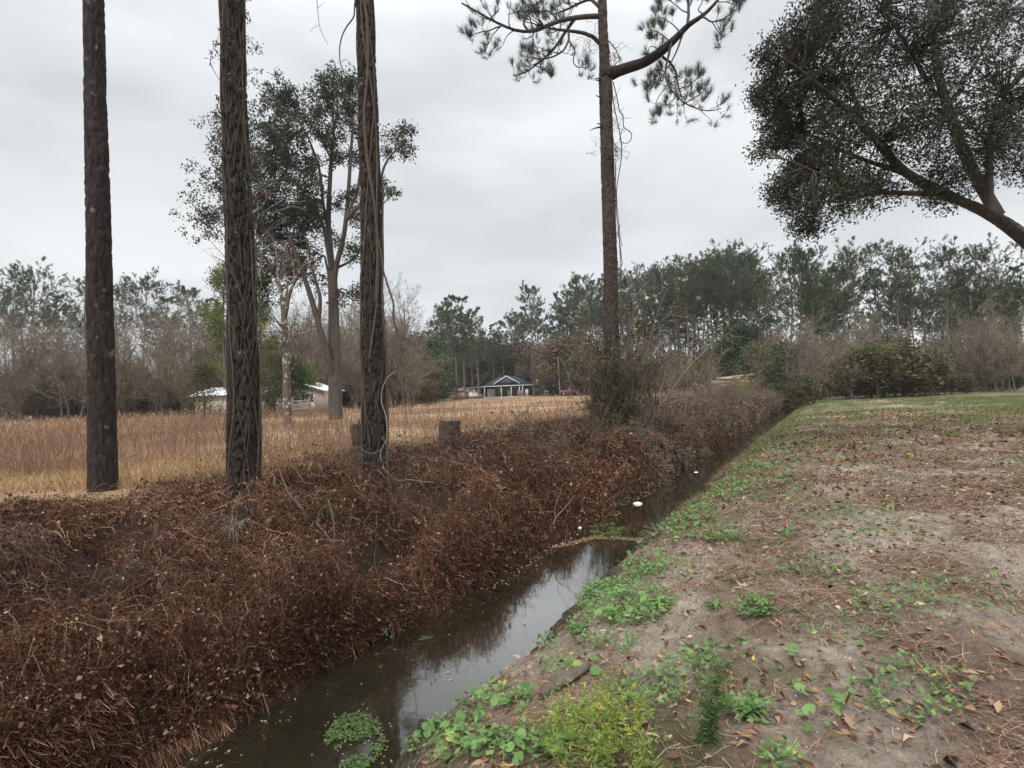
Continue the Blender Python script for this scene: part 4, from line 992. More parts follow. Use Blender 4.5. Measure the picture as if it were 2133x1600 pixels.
def driftwood():
    a, b = on_ground(1128, 1462), on_ground(1228, 1398)
    q = spline([a+np.array([0, 0, .035]), (a*2+b)/3+np.array([0, .01, .045]), (a+2*b)/3+np.array([0, -.012, .045]), b+np.array([0, 0, .03])], 14)
    g = Geo(); K, S = 40, 20; q = spline(q, K)
    T, A, B = frames(q[None]); th = np.arange(S)*2*np.pi/S
    r = np.interp(np.linspace(0, 1, K), [0, .05, .3, .55, .8, 1], [.02, .034, .038, .043, .034, .022])
    ang, tt = np.meshgrid(th, np.linspace(0, 1, K))
    rr = r[:, None]*(1+.30*(fbm(np.cos(ang)*2.5, np.sin(ang)*2.5, tt*2, 3, 3)-.5)+.22*(np.abs(2*fbm(np.cos(ang)*5, np.sin(ang)*5, tt*1.5, 4, 2)-1)-.4))
    V = q[:, None]+rr[..., None]*(np.cos(th)[:, None]*A[0][:, None]+np.sin(th)[:, None]*B[0][:, None]*.8)
    ii = np.arange(K*S).reshape(K, S); jj = np.roll(ii, -1, 1)
    g.add(V, np.stack([ii[:-1], jj[:-1], jj[1:], ii[1:]], -1).reshape(-1, 4))
    for rowi in (0, K-1):
        g.add(np.concatenate([V[rowi], V[rowi].mean(0)[None]]), [[i, (i+1) % S, S] for i in range(S)])
    thing1('driftwood', g, M['wood_grey'], 'weathered piece of dead wood lying on the sandy bank by the feathery weeds', 'dead wood', None, True)
driftwood()

# ------------------------------------------------------------------ plants on the verge
def verge_plants():
    rng = np.random.default_rng(61)
    def feathery(px, py, h, n, lab, mat='feather', dens=26, up=.5):
        p = on_ground(px, py)
        P = sim(rng, p+np.c_[rng.normal(size=(n, 2))*.035, np.zeros(n)], np.c_[rng.normal(size=(n, 2))*up, np.ones(n)], h*rng.uniform(.55, 1.1, n), 9, .09, (0, 0, .03))
        g = Geo(); ribbons(g, P, .0032*np.linspace(1, .5, 9)[None]*np.ones((n, 1)), rng, .3)
        m = n*dens; i = rng.integers(0, n, m); k = rng.integers(1, 9, m); f = rng.random((m, 1)); k0 = k-1
        c = P[i, k0]*(1-f)+P[i, k]*f
        L = rng.uniform(.02, .055, m)*(1.15-.5*k/9)
        leaves(g, c, np.c_[rng.normal(size=(m, 2)), rng.uniform(.1, 1.1, m)], rng.normal(size=(m, 3)), L, .0065, np.clip(rng.normal(.5, .23, m)+.08*(k > 6), 0, 1), bend=.1)
        thing1('feathery_weed', g, M[mat], lab, 'weed', 'yellow green feathery weeds at the bottom edge', origin=p)
    lab = 'yellow green feathery weed in the clump at the bottom edge below the dead wood'
    for px, py, h, n in ((1215, 1570, .30, 12), (1170, 1600, .32, 12), (1250, 1610, .34, 12), (1280, 1520, .22, 11), (1225, 1510, .22, 10), (1300, 1580, .28, 11), (1190, 1540, .22, 9), (1330, 1500, .18, 9), (1150, 1560, .22, 8), (1345, 1620, .22, 9), (1265, 1475, .18, 8)):
        feathery(px, py, h, n, lab)
    def leafy(px, py, top, lab, n=7, lean=(.3, .1), L=(.03, .06), mat='tallweed', dens=90, wd=.0085):
        p = on_ground(px, py); h = np.linalg.norm(top-p)
        v = nrm(top-p)
        P = sim(rng, p+np.c_[rng.normal(size=(n, 2))*.02, np.zeros(n)], v+rng.normal(size=(n, 3))*.13, h*rng.uniform(.7, 1.08, n), 10, .06, (0, 0, .02))
        g = Geo(); ribbons(g, P, .004*np.linspace(1, .5, 10)[None]*np.ones((n, 1)), rng, .3)
        m = n*dens; i = rng.integers(0, n, m); k = rng.integers(0, 9, m); f = rng.random((m, 1)); c = P[i, k]*(1-f)+P[i, k+1]*f
        leaves(g, c, np.c_[rng.normal(size=(m, 2)), rng.uniform(-.1, .9, m)], rng.normal(size=(m, 3))*.5+np.array([0, 0, 1]), rng.uniform(*L, m), wd, rng.random(m), bend=-.1)
        thing1('tall_weed', g, M[mat], lab, 'weed', None, origin=p)
    b = on_ground(1470, 1548); leafy(1470, 1548, at(1520, 1385, b[1]-.05), 'tall dark green leafy weed leaning right on the sand at lower right')
    def rosette(px, py, n, L, W, lab, mat='cover', rise=.5):
        p = on_ground(px, py); a = np.arange(n)*2.4+rng.random(n); g = Geo()
        dv = np.c_[np.cos(a), np.sin(a), rise+rng.random(n)*.5]
        Ls = L*rng.uniform(.6, 1.1, n)
        K = 5; t = np.linspace(0, 1, K)
        P = p+np.array([0, 0, .01])+dv[:, None]*(Ls[:, None]*t)[..., None]+np.array([0, 0, -1])*((Ls[:, None]*t**2)[..., None]*.75)
        ribbons(g, P, (W*np.array([.3, .9, 1, .75, .1]))[None]*rng.uniform(.7, 1.1, n)[:, None], rng, rng.random(n)*.8, side=np.tile([0, 0, 1.], (n, 1)))
        thing1('leaf_rosette', g, M[mat], lab, 'plant', None, True, p)
    rosette(1207, 1316, 26, .11, .034, 'dark green leafy plant on the bank lip below the big green patch')
    rosette(1128, 1345, 16, .07, .026, 'small leafy plant on the bank lip left of the big green patch', 'bluegreen')
    rosette(1380, 1260, 26, .12, .04, 'broad leafed plant at the right end of the big green patch')
    rosette(1490, 1265, 30, .09, .018, 'bright green narrow leafed rosette alone on the sand', 'cover')
    rosette(1345, 1192, 30, .14, .038, 'dense dark green plant at the water edge above the big green patch')
    rosette(1250, 1232, 26, .11, .034, 'leafy plant hanging over the water at the top of the big green patch', 'tallweed')
    rosette(1590, 1275, 34, .12, .016, 'flat jagged leafed rosette on the sand at right', 'grass')
    rosette(1560, 1495, 34, .10, .02, 'low bushy green plant right of the tall dark weed', 'cover', .8)
    rosette(1100, 1440, 10, .10, .05, 'few broad leaves standing on the bank left of the dead wood', 'cover', .7)
    rosette(950, 1470, 12, .10, .01, 'small grass like tuft at the water edge near the bottom', 'grass', 1.4)
verge_plants()

# ------------------------------------------------------------------ floating things on the ditch
def floats():
    rng = np.random.default_rng(71)
    def weed_mat(px, py, rx, ry, n, lab, sz=.035, foam=0):
        c = []
        for _ in range(n):
            a, q = rng.uniform(0, 6.283), math.sqrt(rng.random())
            x, y = px+math.cos(a)*rx*q, py+math.sin(a)*ry*q*.9
            w = on_plane(x, y, .012)
            if fbm(w[0]*6, w[1]*6, seed=3) > .50: c.append(w)
        c = np.array(c); n = len(c); c[:, 2] += rng.random(n)*.012
        g = Geo(); leaves(g, c, np.c_[rng.normal(size=(n, 2)), rng.random(n)*.25], np.c_[rng.normal(size=(n, 2))*.25, np.ones(n)], sz*rng.uniform(.6, 1.3, n), sz*.5, rng.random(n)*.88, bend=-.2)
        if foam:
            m = foam; i = rng.integers(0, n, m); q = c[i]+np.c_[rng.normal(size=(m, 2))*.06, np.zeros(m)]; q[:, 2] = .008
            leaves(g, q, np.c_[rng.normal(size=(m, 2)), np.zeros(m)], np.tile([0, 0, 1.], (m, 1)), .022, .012, 1., bend=0.02)
        thing1('floating_weed', g, M['aquatic'], lab, 'water weed', 'weed mats floating on the ditch')
    weed_mat(1285, 1108, 78, 20, 1100, 'green weed mat floating across the ditch behind a line of debris', .05)
    weed_mat(740, 1545, 62, 66, 1300, 'patch of green weed and scum on the water at the bottom left', .028, 130)
    weed_mat(872, 1325, 30, 10, 160, 'small weed mat under the bramble overhang', .035)
    weed_mat(1592, 913, 30, 6, 260, 'distant pale green weed film far along the ditch', .09)
    # debris line
    q = np.array([on_plane(x, y, .015) for x, y in ((1150, 1142), (1190, 1133), (1230, 1123), (1275, 1122), (1320, 1126), (1350, 1124))])
    path = spline(q, 220); n = 900; i = rng.integers(0, 220, n); c = path[i]+np.c_[rng.normal(size=(n, 2))*.04, rng.random(n)*.02]
    g = Geo(); leaves(g, c, np.c_[rng.normal(size=(n, 2))+.5*DD, rng.normal(size=n)*.15], np.c_[rng.normal(size=(n, 2))*.3, np.ones(n)], rng.uniform(.02, .07, n), rng.uniform(.006, .02, n), rng.random(n))
    tag(g.build('floating_debris', M['litter']), 'line of straw and dead leaves caught across the ditch by the weed mat', 'debris', kind='stuff')
    # floating leaves
    c = []
    r2 = np.random.default_rng(72)
    while len(c) < 170:
        s, d = 1.5+22*r2.random()**1.7, r2.uniform(2.75, 4.0)
        if r2.random() < .45+.55*(d > 3.6): c.append([*sd(np.array([s]), np.array([d]))[0], .006])
    c = np.array(c); n = len(c); L = rng.uniform(.02, .055, n)
    g = Geo(); leaves(g, c, np.c_[rng.normal(size=(n, 2)), np.zeros(n)], np.c_[rng.normal(size=(n, 2))*.1, np.ones(n)], L, L*.4, rng.random(n)*.9, bend=.08)
    m = 900; ss = 1+30*r2.random(m)**1.5; e = sd(ss, 3.93+.10*r2.normal(size=m)-.04); e = np.c_[e, np.full(m, .007)]; dq = np.hypot(e[:, 0], e[:, 1])
    ok = r2.random(m) < smooth(.4, .6, fbm(ss*.8, ss*0, seed=88)); e, dq = e[ok], dq[ok]; m = len(e); L = r2.uniform(.012, .045, m)*np.clip(dq/6, 1, 2)
    leaves(g, e, np.c_[r2.normal(size=(m, 2)), np.zeros(m)], np.c_[r2.normal(size=(m, 2))*.1, np.ones(m)], L, L*.4, r2.uniform(.3, .97, m), bend=.08)
    tag(g.build('floating_leaves', M['litter']), 'dead brown leaves floating on the dark ditch water', 'fallen leaves', kind='stuff')
    # white bits of rubbish
    def blob(px, py, w, h, lab, seed):
        p = on_plane(px, py, .0); k, s = 9, 16
        u = np.linspace(0.02, math.pi*.62, k); v = np.arange(s)*2*math.pi/s; U, Vv = np.meshgrid(u, v, indexing='ij')
        r = 1+.35*(fbm(np.sin(U)*np.cos(Vv)*1.7+seed, np.sin(U)*np.sin(Vv)*1.7, U, seed, 3)-.5)
        V = np.stack([np.sin(U)*np.cos(Vv)*w/2*r, np.sin(U)*np.sin(Vv)*w*.33*r, np.cos(U)*h*r], -1)
        ii = np.arange(k*s).reshape(k, s); jj = np.roll(ii, -1, 1)
        g = Geo().add(V+p, np.stack([ii[:-1], jj[:-1], jj[1:], ii[1:]], -1).reshape(-1, 4)); g.add(np.concatenate([V[0], [[0, 0, h]]])+p, [[i, (i+1) % s, s] for i in range(s)])
        thing1('floating_rubbish', g, M['litter_white'], lab, 'rubbish', 'white rubbish floating on the ditch', True, p)
    blob(1328, 1050, .20, .045, 'large white crumpled piece of rubbish floating in mid ditch', 1)
    blob(1624, 884, .24, .04, 'white speck of rubbish floating farthest along the ditch', 2)
    blob(1573, 926, .14, .03, 'small white rubbish floating before the far weed film', 3)
    blob(1450, 984, .12, .02, 'thin white scrap floating below the far bank overhang', 4)
    blob(1208, 1100, .06, .025, 'small white scrap caught at the left end of the weed mat', 5)
    # blue scrap in the field
    p = at(1065, 871, 25.); p[2] = terr(p[0], p[1])
    o = empty('marker_flag', p, 'small bright blue flag on a wire standing in the dry field', 'flag')
    g = Geo(); tubes(g, np.array([p, p+np.array([0, 0, .2]), p+np.array([0, 0, .42])]), np.full(3, .006), 5); g.build('wire', M['vine'], o, False, p)
    X, Z = np.meshgrid(np.linspace(0, .15, 6), np.linspace(.26, .42, 4), indexing='ij'); Yv = .03*np.sin(X*30)
    V = np.stack([X-.02, Yv, Z-.25*X], -1)+p
    ii = np.arange(24).reshape(6, 4); g = Geo().add(V, np.stack([ii[:-1, :-1], ii[1:, :-1], ii[1:, 1:], ii[:-1, 1:]], -1).reshape(-1, 4)); g.build('cloth', M['blue'], o, False, p)
floats()

# ------------------------------------------------------------------ left mid-distance trees
def oak():
    rng = np.random.default_rng(81); Y = 32.
    base = at(698, 873, Y); base[2] = terr(base[0], base[1])
    o = empty('oak_tree', base, 'tall dark leaved tree with forked trunk in the field behind the second pine', 'tree')
    sk = [([(700, 878), (699, 860), (697, 740), (695, 640), (693, 580)], 0, 0, 16, 10), ([(697, 800), (688, 760), (668, 690), (645, 610), (622, 545), (600, 490)], 0, -2, 8.5, 3.5),
          ([(664, 680), (668, 620), (650, 560), (640, 500)], -.8, -2, 4.5, 2.5), ([(694, 590), (690, 540), (683, 470), (686, 400), (690, 330), (697, 270), (690, 215)], 0, 1.5, 7.5, 2.5),
          ([(695, 600), (700, 550), (716, 500), (722, 450), (728, 370), (732, 300), (738, 240), (715, 200)], 0, -1.5, 6.5, 2), ([(690, 560), (675, 470), (650, 430), (628, 390), (600, 370)], 0, -2, 5.5, 2.5),
          ([(684, 480), (672, 420), (668, 360), (655, 320), (640, 280), (612, 240)], .5, 2, 4, 1.8), ([(690, 330), (668, 290), (660, 250)], 1, 2, 3, 1.5), ([(697, 270), (704, 220), (700, 180), (690, 160)], 1.2, .6, 2.8, 1.3),
          ([(720, 460), (745, 430), (775, 420), (790, 395), (798, 350), (812, 325), (838, 300)], -1, -2, 5, 1.6), ([(722, 450), (745, 400), (752, 340), (745, 290)], -1, 0, 3.5, 1.5),
          ([(640, 440), (610, 430), (580, 440), (555, 450)], -1.8, -3, 3.5, 1.6), ([(600, 370), (575, 340), (570, 290), (575, 240)], -2, -1, 3, 1.5), ([(600, 370), (560, 380), (530, 400)], -2, -3, 3, 1.4),
          ([(697, 650), (708, 600), (722, 605), (738, 618)], 0, -1, 2.5, 1.2), ([(686, 580), (676, 530), (660, 540), (640, 560)], 0, 1, 3, 1.4), ([(622, 545), (590, 540), (560, 560)], -2, -2.5, 2.5, 1.2), ([(640, 500), (600, 510), (570, 500)], -2, -1, 2.2, 1.2),
          ([(698, 560), (740, 540), (760, 500), (800, 420), (818, 405)], 0, 1, 3, 1.2)]
    g = Geo(); P = []
    for path, a, b, r0, r1 in sk:
        q = pxpath(path, Y+a, Y+b, 22); r = np.linspace(r0, r1, 22)*Y/F_PX*.95
        tubes(g, q, r, 12 if r0 > 7 else 7); P.append((q, r))
    blobs = [(575, 212, 36, 190), (618, 215, 34, 170), (655, 250, 26, 90), (560, 268, 36, 170), (602, 280, 44, 260), (556, 335, 50, 260), (610, 345, 46, 220), (535, 405, 45, 330), (585, 425, 46, 340), (645, 395, 38, 200), (700, 178, 34, 190), (733, 172, 24, 120), (672, 180, 20, 70),
             (688, 222, 28, 130), (720, 215, 26, 120), (675, 285, 26, 90), (735, 265, 26, 110), (740, 330, 22, 70), (700, 330, 20, 60), (826, 290, 26, 95), (850, 272, 15, 50), (848, 312, 16, 40), (806, 318, 14, 35), (735, 405, 24, 80), (745, 450, 22, 70), (640, 455, 40, 220),
             (590, 495, 44, 280), (545, 470, 40, 260), (635, 525, 36, 160), (560, 545, 44, 240), (600, 560, 36, 140), (540, 590, 30, 120), (735, 520, 30, 90), (740, 615, 22, 80), (815, 402, 16, 40), (795, 385, 14, 30), (705, 625, 15, 30), (660, 590, 22, 40), (520, 340, 40, 160), (505, 440, 45, 170), (690, 500, 22, 40), (700, 420, 20, 40), (655, 345, 22, 60), (770, 480, 18, 30), (460, 380, 60, 240), (430, 460, 50, 180), (470, 290, 50, 190), (560, 610, 34, 70), (625, 585, 26, 45), (590, 450, 60, 160), (650, 470, 45, 80), (545, 530, 40, 90), (610, 320, 60, 120), (680, 250, 40, 60), (716, 300, 26, 45), (655, 210, 22, 40), (590, 180, 22, 40)]
    allq = np.concatenate([p for p, _ in P]); L = Geo(); tw = []
    for bx, by, br, n in blobs:
        c = at(bx, by, Y+rng.uniform(-2.2, 2.2)); R = br*Y/F_PX
        k = max(5, int(n/5)); sub = c+nrm(rng.normal(size=(k, 3)))*(rng.random((k, 1))**.45)*R*np.array([1, 1.4, 1])
        j = allq[np.argmin(((allq-c)**2).sum(1))]
        for q in sub[:max(3, k//3)]: tw.append(spline([j, (j+q)/2+rng.normal(size=3)*.15-np.array([0, 0, .1]), q], 6))
        m = 30; cc = np.repeat(sub, m, 0)+rng.normal(size=(k*m, 3))*.165
        leaves(L, cc, rng.normal(size=(k*m, 3)), rng.normal(size=(k*m, 3)), rng.uniform(.12, .21, k*m), rng.uniform(.07, .115, k*m), np.clip(rng.normal(.45, .22, k*m), 0, 1))
    tw = np.stack(tw); tubes(g, tw, np.linspace(.03, .008, 6), 4)
    t2, t2r = level(rng, tw, np.full(tw.shape[:2], .014), 3, .3, 1, (20, 60), .4, .6, 5, .25, (0, 0, .02), None, .008); tubes(g, t2, t2r, 3)
    g.build('trunk', M['bark_oak'], o, True, base); L.build('crown', M['oak_leaf'], o, False, base)
    # bromeliad-like clump in the fork
    c = at(688, 738, Y-.4); n = 90; h = Geo(); blades(h, np.tile(c, (n, 1))+rng.normal(size=(n, 3))*.08, rng.normal(size=(n, 3)), .3, .04, rng, rng.random(n))
    thing1('mistletoe', h, M['green_dark'], 'dark green mistletoe ball in the fork of the big field tree', 'plant')
oak()
def small_trees():
    rng = np.random.default_rng(83)
    Y = 25.; base = at(600, 892, Y); base[2] = terr(base[0], base[1])
    o = empty('field_tree', base, 'slim lichen spotted tree in the field left of the big forked tree', 'tree')
    g = Geo(); P = []
    for path, a, b, r0, r1 in (([(600, 898), (600, 888), (598, 840), (597, 780), (594, 700), (592, 650), (588, 620)], 0, 0, 9, 5.5), ([(594, 660), (603, 610), (613, 590), (625, 560), (645, 545), (670, 540)], 0, -.6, 4.5, 1.5), ([(588, 622), (580, 590), (578, 540), (570, 500)], 0, .6, 4, 1.2),
                               ([(597, 780), (606, 745), (605, 710), (604, 690), (612, 670)], 0, -.5, 3, 1), ([(590, 640), (600, 600), (590, 550), (596, 500)], 0, .8, 3, 1), ([(594, 690), (570, 660), (555, 640)], 0, -.7, 2.2, .8), ([(613, 590), (612, 560), (605, 520)], 0, .3, 2.5, .8)):
        q = pxpath(path, Y+a, Y+b, 18); r = np.linspace(r0, r1, 18)*Y/F_PX; tubes(g, q, r, 12 if r0 > 5 else 7); P.append((q, r))
    Pm = np.stack([p for p, _ in P]); Rm = np.stack([r for _, r in P])
    a, ar = level(rng, Pm, Rm*.4, 11, .35, 1, (25, 70), .32, .6, 7, .22, (0, 0, .05), None, .010)
    b, br = level(rng, a, ar, 7, .25, 1, (25, 60), .5, .6, 5, .25, (0, 0, .03), None, .007)
    tubes(g, a, ar, 5, .4); g.build('trunk', M['bark_lichen'], o, True, base)
    h = Geo(); ribbons(h, b, br*2, rng, np.clip(rng.normal(.4, .2, len(b)), 0, 1)); h.build('twigs', M['twig'], o, False, base)
    # slim pale trunk right behind the left pine
    Y = 20.; base = at(541, 866, Y); base[2] = terr(base[0], base[1])
    o = empty('field_tree', base, 'narrow pale mottled trunk just behind the left pine trunk', 'tree')
    g = Geo(); q = pxpath([(543, 920), (542, 860), (538, 800), (538, 720), (530, 600), (520, 480), (512, 350)], Y, Y, 30); tubes(g, q, np.linspace(.085, .04, 30), 9)
    a, ar = level(rng, q[None], np.full((1, 30), .05), 22, .45, 1, (25, 65), .25, .5, 7, .22, (0, 0, .06), None, .009); tubes(g, a, ar, 5)
    b, br = level(rng, a, ar, 7, .25, 1, (25, 60), .5, .6, 5, .25, (0, 0, .03), None, .006)
    g.build('trunk', M['bark_lichen'], o, True, base); h = Geo(); ribbons(h, b, br*2, rng, rng.random(len(b))*.6); h.build('twigs', M['twig'], o, False, base)
small_trees()

# leafy clump shrubs / evergreens generator
def clump_tree_geo(rng, h, w, ntop, leaf, lw, n_per=22, low=.1, tip=.5, trunk_r=.1, cl=.35):
    """conical or rounded leafy tree: limbs plus leaf clusters on them"""
    t = np.array([[0, 0, -.1], [0, 0, h*.3], [rng.normal()*.1, rng.normal()*.1, h*.65], [rng.normal()*.15, rng.normal()*.15, h*.96]])
    q = spline(t, 14)[None]; R = np.linspace(trunk_r, trunk_r*.2, 14)[None]
    b, br = level(rng, q, R, ntop, low, 1, (40, 80), w/2/h, .4, 7, .16, (0, 0, .1), lambda u: np.interp(u, [0, .25, 1], [.75, 1., tip]), .01)
    c, cr = level(rng, b, br, 5, .25, 1, (20, 60), .4, .5, 4, .2, (0, 0, .06), None, .006)
    gt = Geo(); tubes(gt, q, R, 8); tubes(gt, b, br, 4); ribbons(gt, c, cr*2, rng)
    C = np.concatenate([c[:, 2], c[:, 3], b[:, 5], b[:, 6]]); k = len(C)
    cc = np.repeat(C, n_per, 0)+rng.normal(size=(k*n_per, 3))*cl
    gl = Geo(); m = len(cc); base = np.clip(rng.normal(.45, .2, k), 0, 1)
    leaves(gl, cc, rng.normal(size=(m, 3)), rng.normal(size=(m, 3)), leaf*rng.uniform(.6, 1.3, m), lw*rng.uniform(.6, 1.3, m), np.clip(np.repeat(base, n_per)+rng.normal(size=m)*.12, 0, 1))
    return gt, gl
def add_clump(name, px, Y, pytop, w, mat, label, cat, seed, ntop=26, leaf=.18, lw=.09, group=None, tip=.5, low=.1, n_per=20, cl=.3, zbase=None):
    rng = np.random.default_rng(seed); p = ground_at(px, 830, Y); h = at(px, pytop, Y)[2]-p[2]
    gt, gl = clump_tree_geo(rng, h, w, ntop, leaf, lw, n_per, low, tip, .02+.012*h, cl)
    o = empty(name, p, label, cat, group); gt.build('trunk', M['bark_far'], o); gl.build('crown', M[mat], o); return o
add_clump('evergreen_bush', 606, 41, 752, 3.2, 'green_dark', 'dark evergreen bush in front of the pale trailer', 'bush', 1, 30, .16, .07)
add_clump('evergreen_bush', 646, 47.5, 765, 2.0, 'green_yellow', 'yellow green bush rising behind the trailer gable roof', 'bush', 2, 20, .18, .08)
add_clump('evergreen_bush', 572, 44, 745, 3.0, 'olive', 'olive bush left of the dark evergreen by the trailer', 'bush', 12, 22, .16, .07)
add_clump('evergreen_bush', 425, 42, 770, 3.4, 'olive', 'olive bush before the white roofed long side of the trailer', 'bush', 13, 24, .16, .07)
add_clump('evergreen_bush', 524, 41, 778, 2.4, 'olive', 'low olive bush right behind the left pine trunk by the trailer', 'bush', 14, 20, .16, .07)
add_clump('yellow_green_tree', 545, 52, 575, 4.5, 'green_yellow', 'yellow green tree behind the left pine trunk', 'tree', 3, 34, .26, .10)
add_clump('yellow_green_tree', 470, 50, 560, 5.0, 'green_yellow', 'yellow green tree at the left edge behind the left pine', 'tree', 4, 34, .26, .10)

# ------------------------------------------------------------------ background pines
def far_pine_proto(seed, H, spread, t0, nb, dens, dome):
    rng = np.random.default_rng(seed)
    tr = spline(np.array([[0, 0, -.3], [rng.normal()*.12, rng.normal()*.12, H*.35], [rng.normal()*.3, rng.normal()*.3, H*.7], [rng.normal()*.35, rng.normal()*.35, H*.97]]), 16)[None]
    R = np.linspace(.21, .05, 16)[None]
    prof = lambda u: np.interp(u, [0, .2, .5, .8, 1], dome)
    b, br = level(rng, tr, R, nb, t0, 1, (50, 85), spread/H, .42, 7, .16, (0, 0, .09), prof, .02)
    c, cr = level(rng, b, br, dens, .3, 1, (25, 60), .36, .6, 4, .2, (0, 0, .15), None, .012)
    dead, dr = level(rng, tr, R, 9, t0*.55, t0, (70, 100), spread/H*.5, .25, 5, .2, (0, 0, -.03), None, .015)
    gt = Geo(); tubes(gt, tr, R, 8); tubes(gt, b, br, 4); tubes(gt, dead, dr, 3); ribbons(gt, c, cr*2, rng)
    C = np.concatenate([c[:, 2], c[:, 3], b[:, 6]]); A = np.concatenate([c[:, 3]-c[:, 1], c[:, 3]-c[:, 1], b[:, 6]-b[:, 4]])
    gl = Geo(); n = 15; k = len(C); base = np.clip(rng.normal(.45, .2, k), 0, 1)
    tufts(gl, C, nrm(A)+np.array([0, 0, .35]), rng, n, .42, .062, .75, tint=np.clip(np.repeat(base, n)+rng.normal(size=k*n)*.1, 0, 1))
    return gt, gl
PINES = []
def far_pines():
    protos = []
    for i, (H, sp, t0, nb, dens, dome) in enumerate([(22, 4.2, .52, 46, 8, [.8, 1, 1, .8, .35]), (22, 4.8, .60, 44, 9, [.7, 1, 1.05, .9, .5]), (22, 3.6, .42, 52, 8, [.7, 1, .85, .55, .2]), (22, 4.4, .64, 38, 8, [.6, 1, 1.1, 1, .6]), (22, 3.4, .35, 50, 7, [.6, 1, .9, .6, .25]), (22, 5., .56, 40, 7, [.9, 1, 1, .85, .4])]):
        gt, gl = far_pine_proto(200+i, H, sp, t0, nb, dens, dome); protos.append((gt, gl, H))
    rng = np.random.default_rng(17)
    A = [(951, 612, 112, 2), (969, 640, 118, 4), (998, 638, 112, 4), (925, 650, 125, 0), (908, 668, 120, 2), (985, 668, 130, 4), (937, 628, 135, 0), (897, 690, 118, 2), (968, 615, 140, 2)]
    B = [(1112, 597, 125, 0), (1050, 666, 140, 2), (1030, 674, 140, 4), (1085, 652, 145, 0), (1170, 608, 135, 4), (1150, 655, 150, 2), (1220, 575, 110, 0), (1200, 622, 135, 5), (1248, 582, 120, 0), (1192, 606, 140, 2), (1238, 600, 130, 1), (1130, 640, 150, 4), (1068, 660, 150, 0), (1095, 635, 150, 2), (1015, 690, 150, 2), (1045, 700, 145, 4), (1160, 690, 150, 2), (1210, 660, 150, 4), (1180, 670, 155, 0)]
    Cc = [(1322, 567, 105, 1), (1298, 585, 115, 0), (1345, 588, 112, 3), (1378, 565, 105, 1), (1400, 574, 112, 3), (1420, 559, 105, 0), (1440, 551, 100, 1), (1462, 560, 108, 3), (1472, 545, 100, 1), (1492, 556, 105, 3), (1530, 526, 95, 1), (1512, 540, 100, 3), (1552, 531, 92, 1), (1575, 545, 92, 5), (1592, 585, 92, 3), (1362, 600, 120, 2), (1388, 610, 125, 4),
          (1410, 600, 118, 1), (1432, 605, 120, 3), (1450, 590, 118, 1), (1482, 585, 115, 3), (1500, 580, 115, 1), (1520, 570, 112, 3), (1540, 565, 110, 1), (1562, 570, 108, 3), (1335, 615, 125, 0), (1310, 620, 125, 2), (1275, 600, 125, 0), (1265, 620, 130, 2), (1586, 600, 110, 1), (1455, 640, 128, 4), (1425, 645, 128, 4), (1490, 640, 128, 2), (1530, 630, 125, 4), (1375, 650, 130, 4), (1350, 650, 130, 2)]
    Dd = [(1652, 533, 62, 5), (1628, 612, 78, 3), (1672, 560, 70, 1), (1700, 520, 60, 0), (1745, 560, 66, 1), (1790, 530, 60, 3), (1840, 560, 66, 0), (1880, 520, 58, 1), (1930, 550, 60, 5), (1980, 530, 56, 3), (2030, 560, 58, 0), (2080, 520, 54, 1), (2125, 550, 56, 2), (1720, 610, 85, 1), (1770, 620, 85, 3), (1820, 620, 80, 2), (1900, 615, 80, 1), (1960, 610, 76, 0), (2010, 610, 76, 3), (2060, 600, 74, 1), (2110, 610, 72, 2), (1610, 640, 110, 2), (1640, 640, 105, 4)]
    r8 = np.random.default_rng(44)
    Dd += [(float(r8.uniform(1660, 2140)), float(r8.uniform(560, 700)), float(r8.uniform(70, 120)), int(r8.integers(0, 6))) for _ in range(46)]
    Cc += [(float(r8.uniform(1270, 1600)), float(r8.uniform(610, 690)), float(r8.uniform(118, 140)), int(r8.choice([0, 2, 4]))) for _ in range(8)]
    Ee = [(30, 600, 95, 0), (75, 570, 90, 1), (130, 610, 98, 2), (180, 580, 94, 0), (240, 600, 95, 1), (300, 590, 92, 3), (350, 615, 100, 2), (400, 600, 96, 0), (440, 620, 98, 4), (0, 620, 100, 3), (100, 640, 110, 4), (210, 640, 110, 2), (330, 650, 110, 0)]
    groups = [(A, 'pine with open ragged crown in the group left of the blue grey house', 'pines left of the blue grey house'), (B, 'tall pine standing behind the blue grey house', 'pines behind the blue grey house'),
              (Cc, 'slim tall pine with bare trunk in the dense stand right of the limbed pine', 'pines in the dense stand'), (Dd, 'tall pine in the woods at the right beyond the sandy verge', 'pines at the right'), (Ee, 'tall pine at the far left behind the field', 'pines at the far left')]
    made = {}
    special = {(951, 612): 'tallest ragged pine in the group left of the blue grey house', (1112, 597): 'round topped pine standing highest directly behind the blue grey house', (1530, 526): 'highest crowned pine of the dense stand on the right', (998, 638): 'slender pine nearest the left side of the blue grey house', (1652, 533): 'dark tall pine standing apart at the right beyond the ditch end', (1220, 575): 'broad dark pine just left of the limbed pine trunk'}
    for L, lab, grp in groups:
        for px, py, Y, k in L:
            p = ground_at(px, 830, Y); h = at(px, py, Y)[2]-p[2]; sc = h/22.; lb = special.get((px, py), lab)
            wid = sc*rng.uniform(.95, 1.12)
            if k not in made:
                gt, gl, H = protos[k]
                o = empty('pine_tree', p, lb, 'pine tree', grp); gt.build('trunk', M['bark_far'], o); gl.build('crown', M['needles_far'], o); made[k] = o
                o.scale = (wid, wid, sc)
            else: copy_tree(made[k], p, rng.uniform(0, 6.28), (wid, wid, sc), lb, grp)
far_pines()

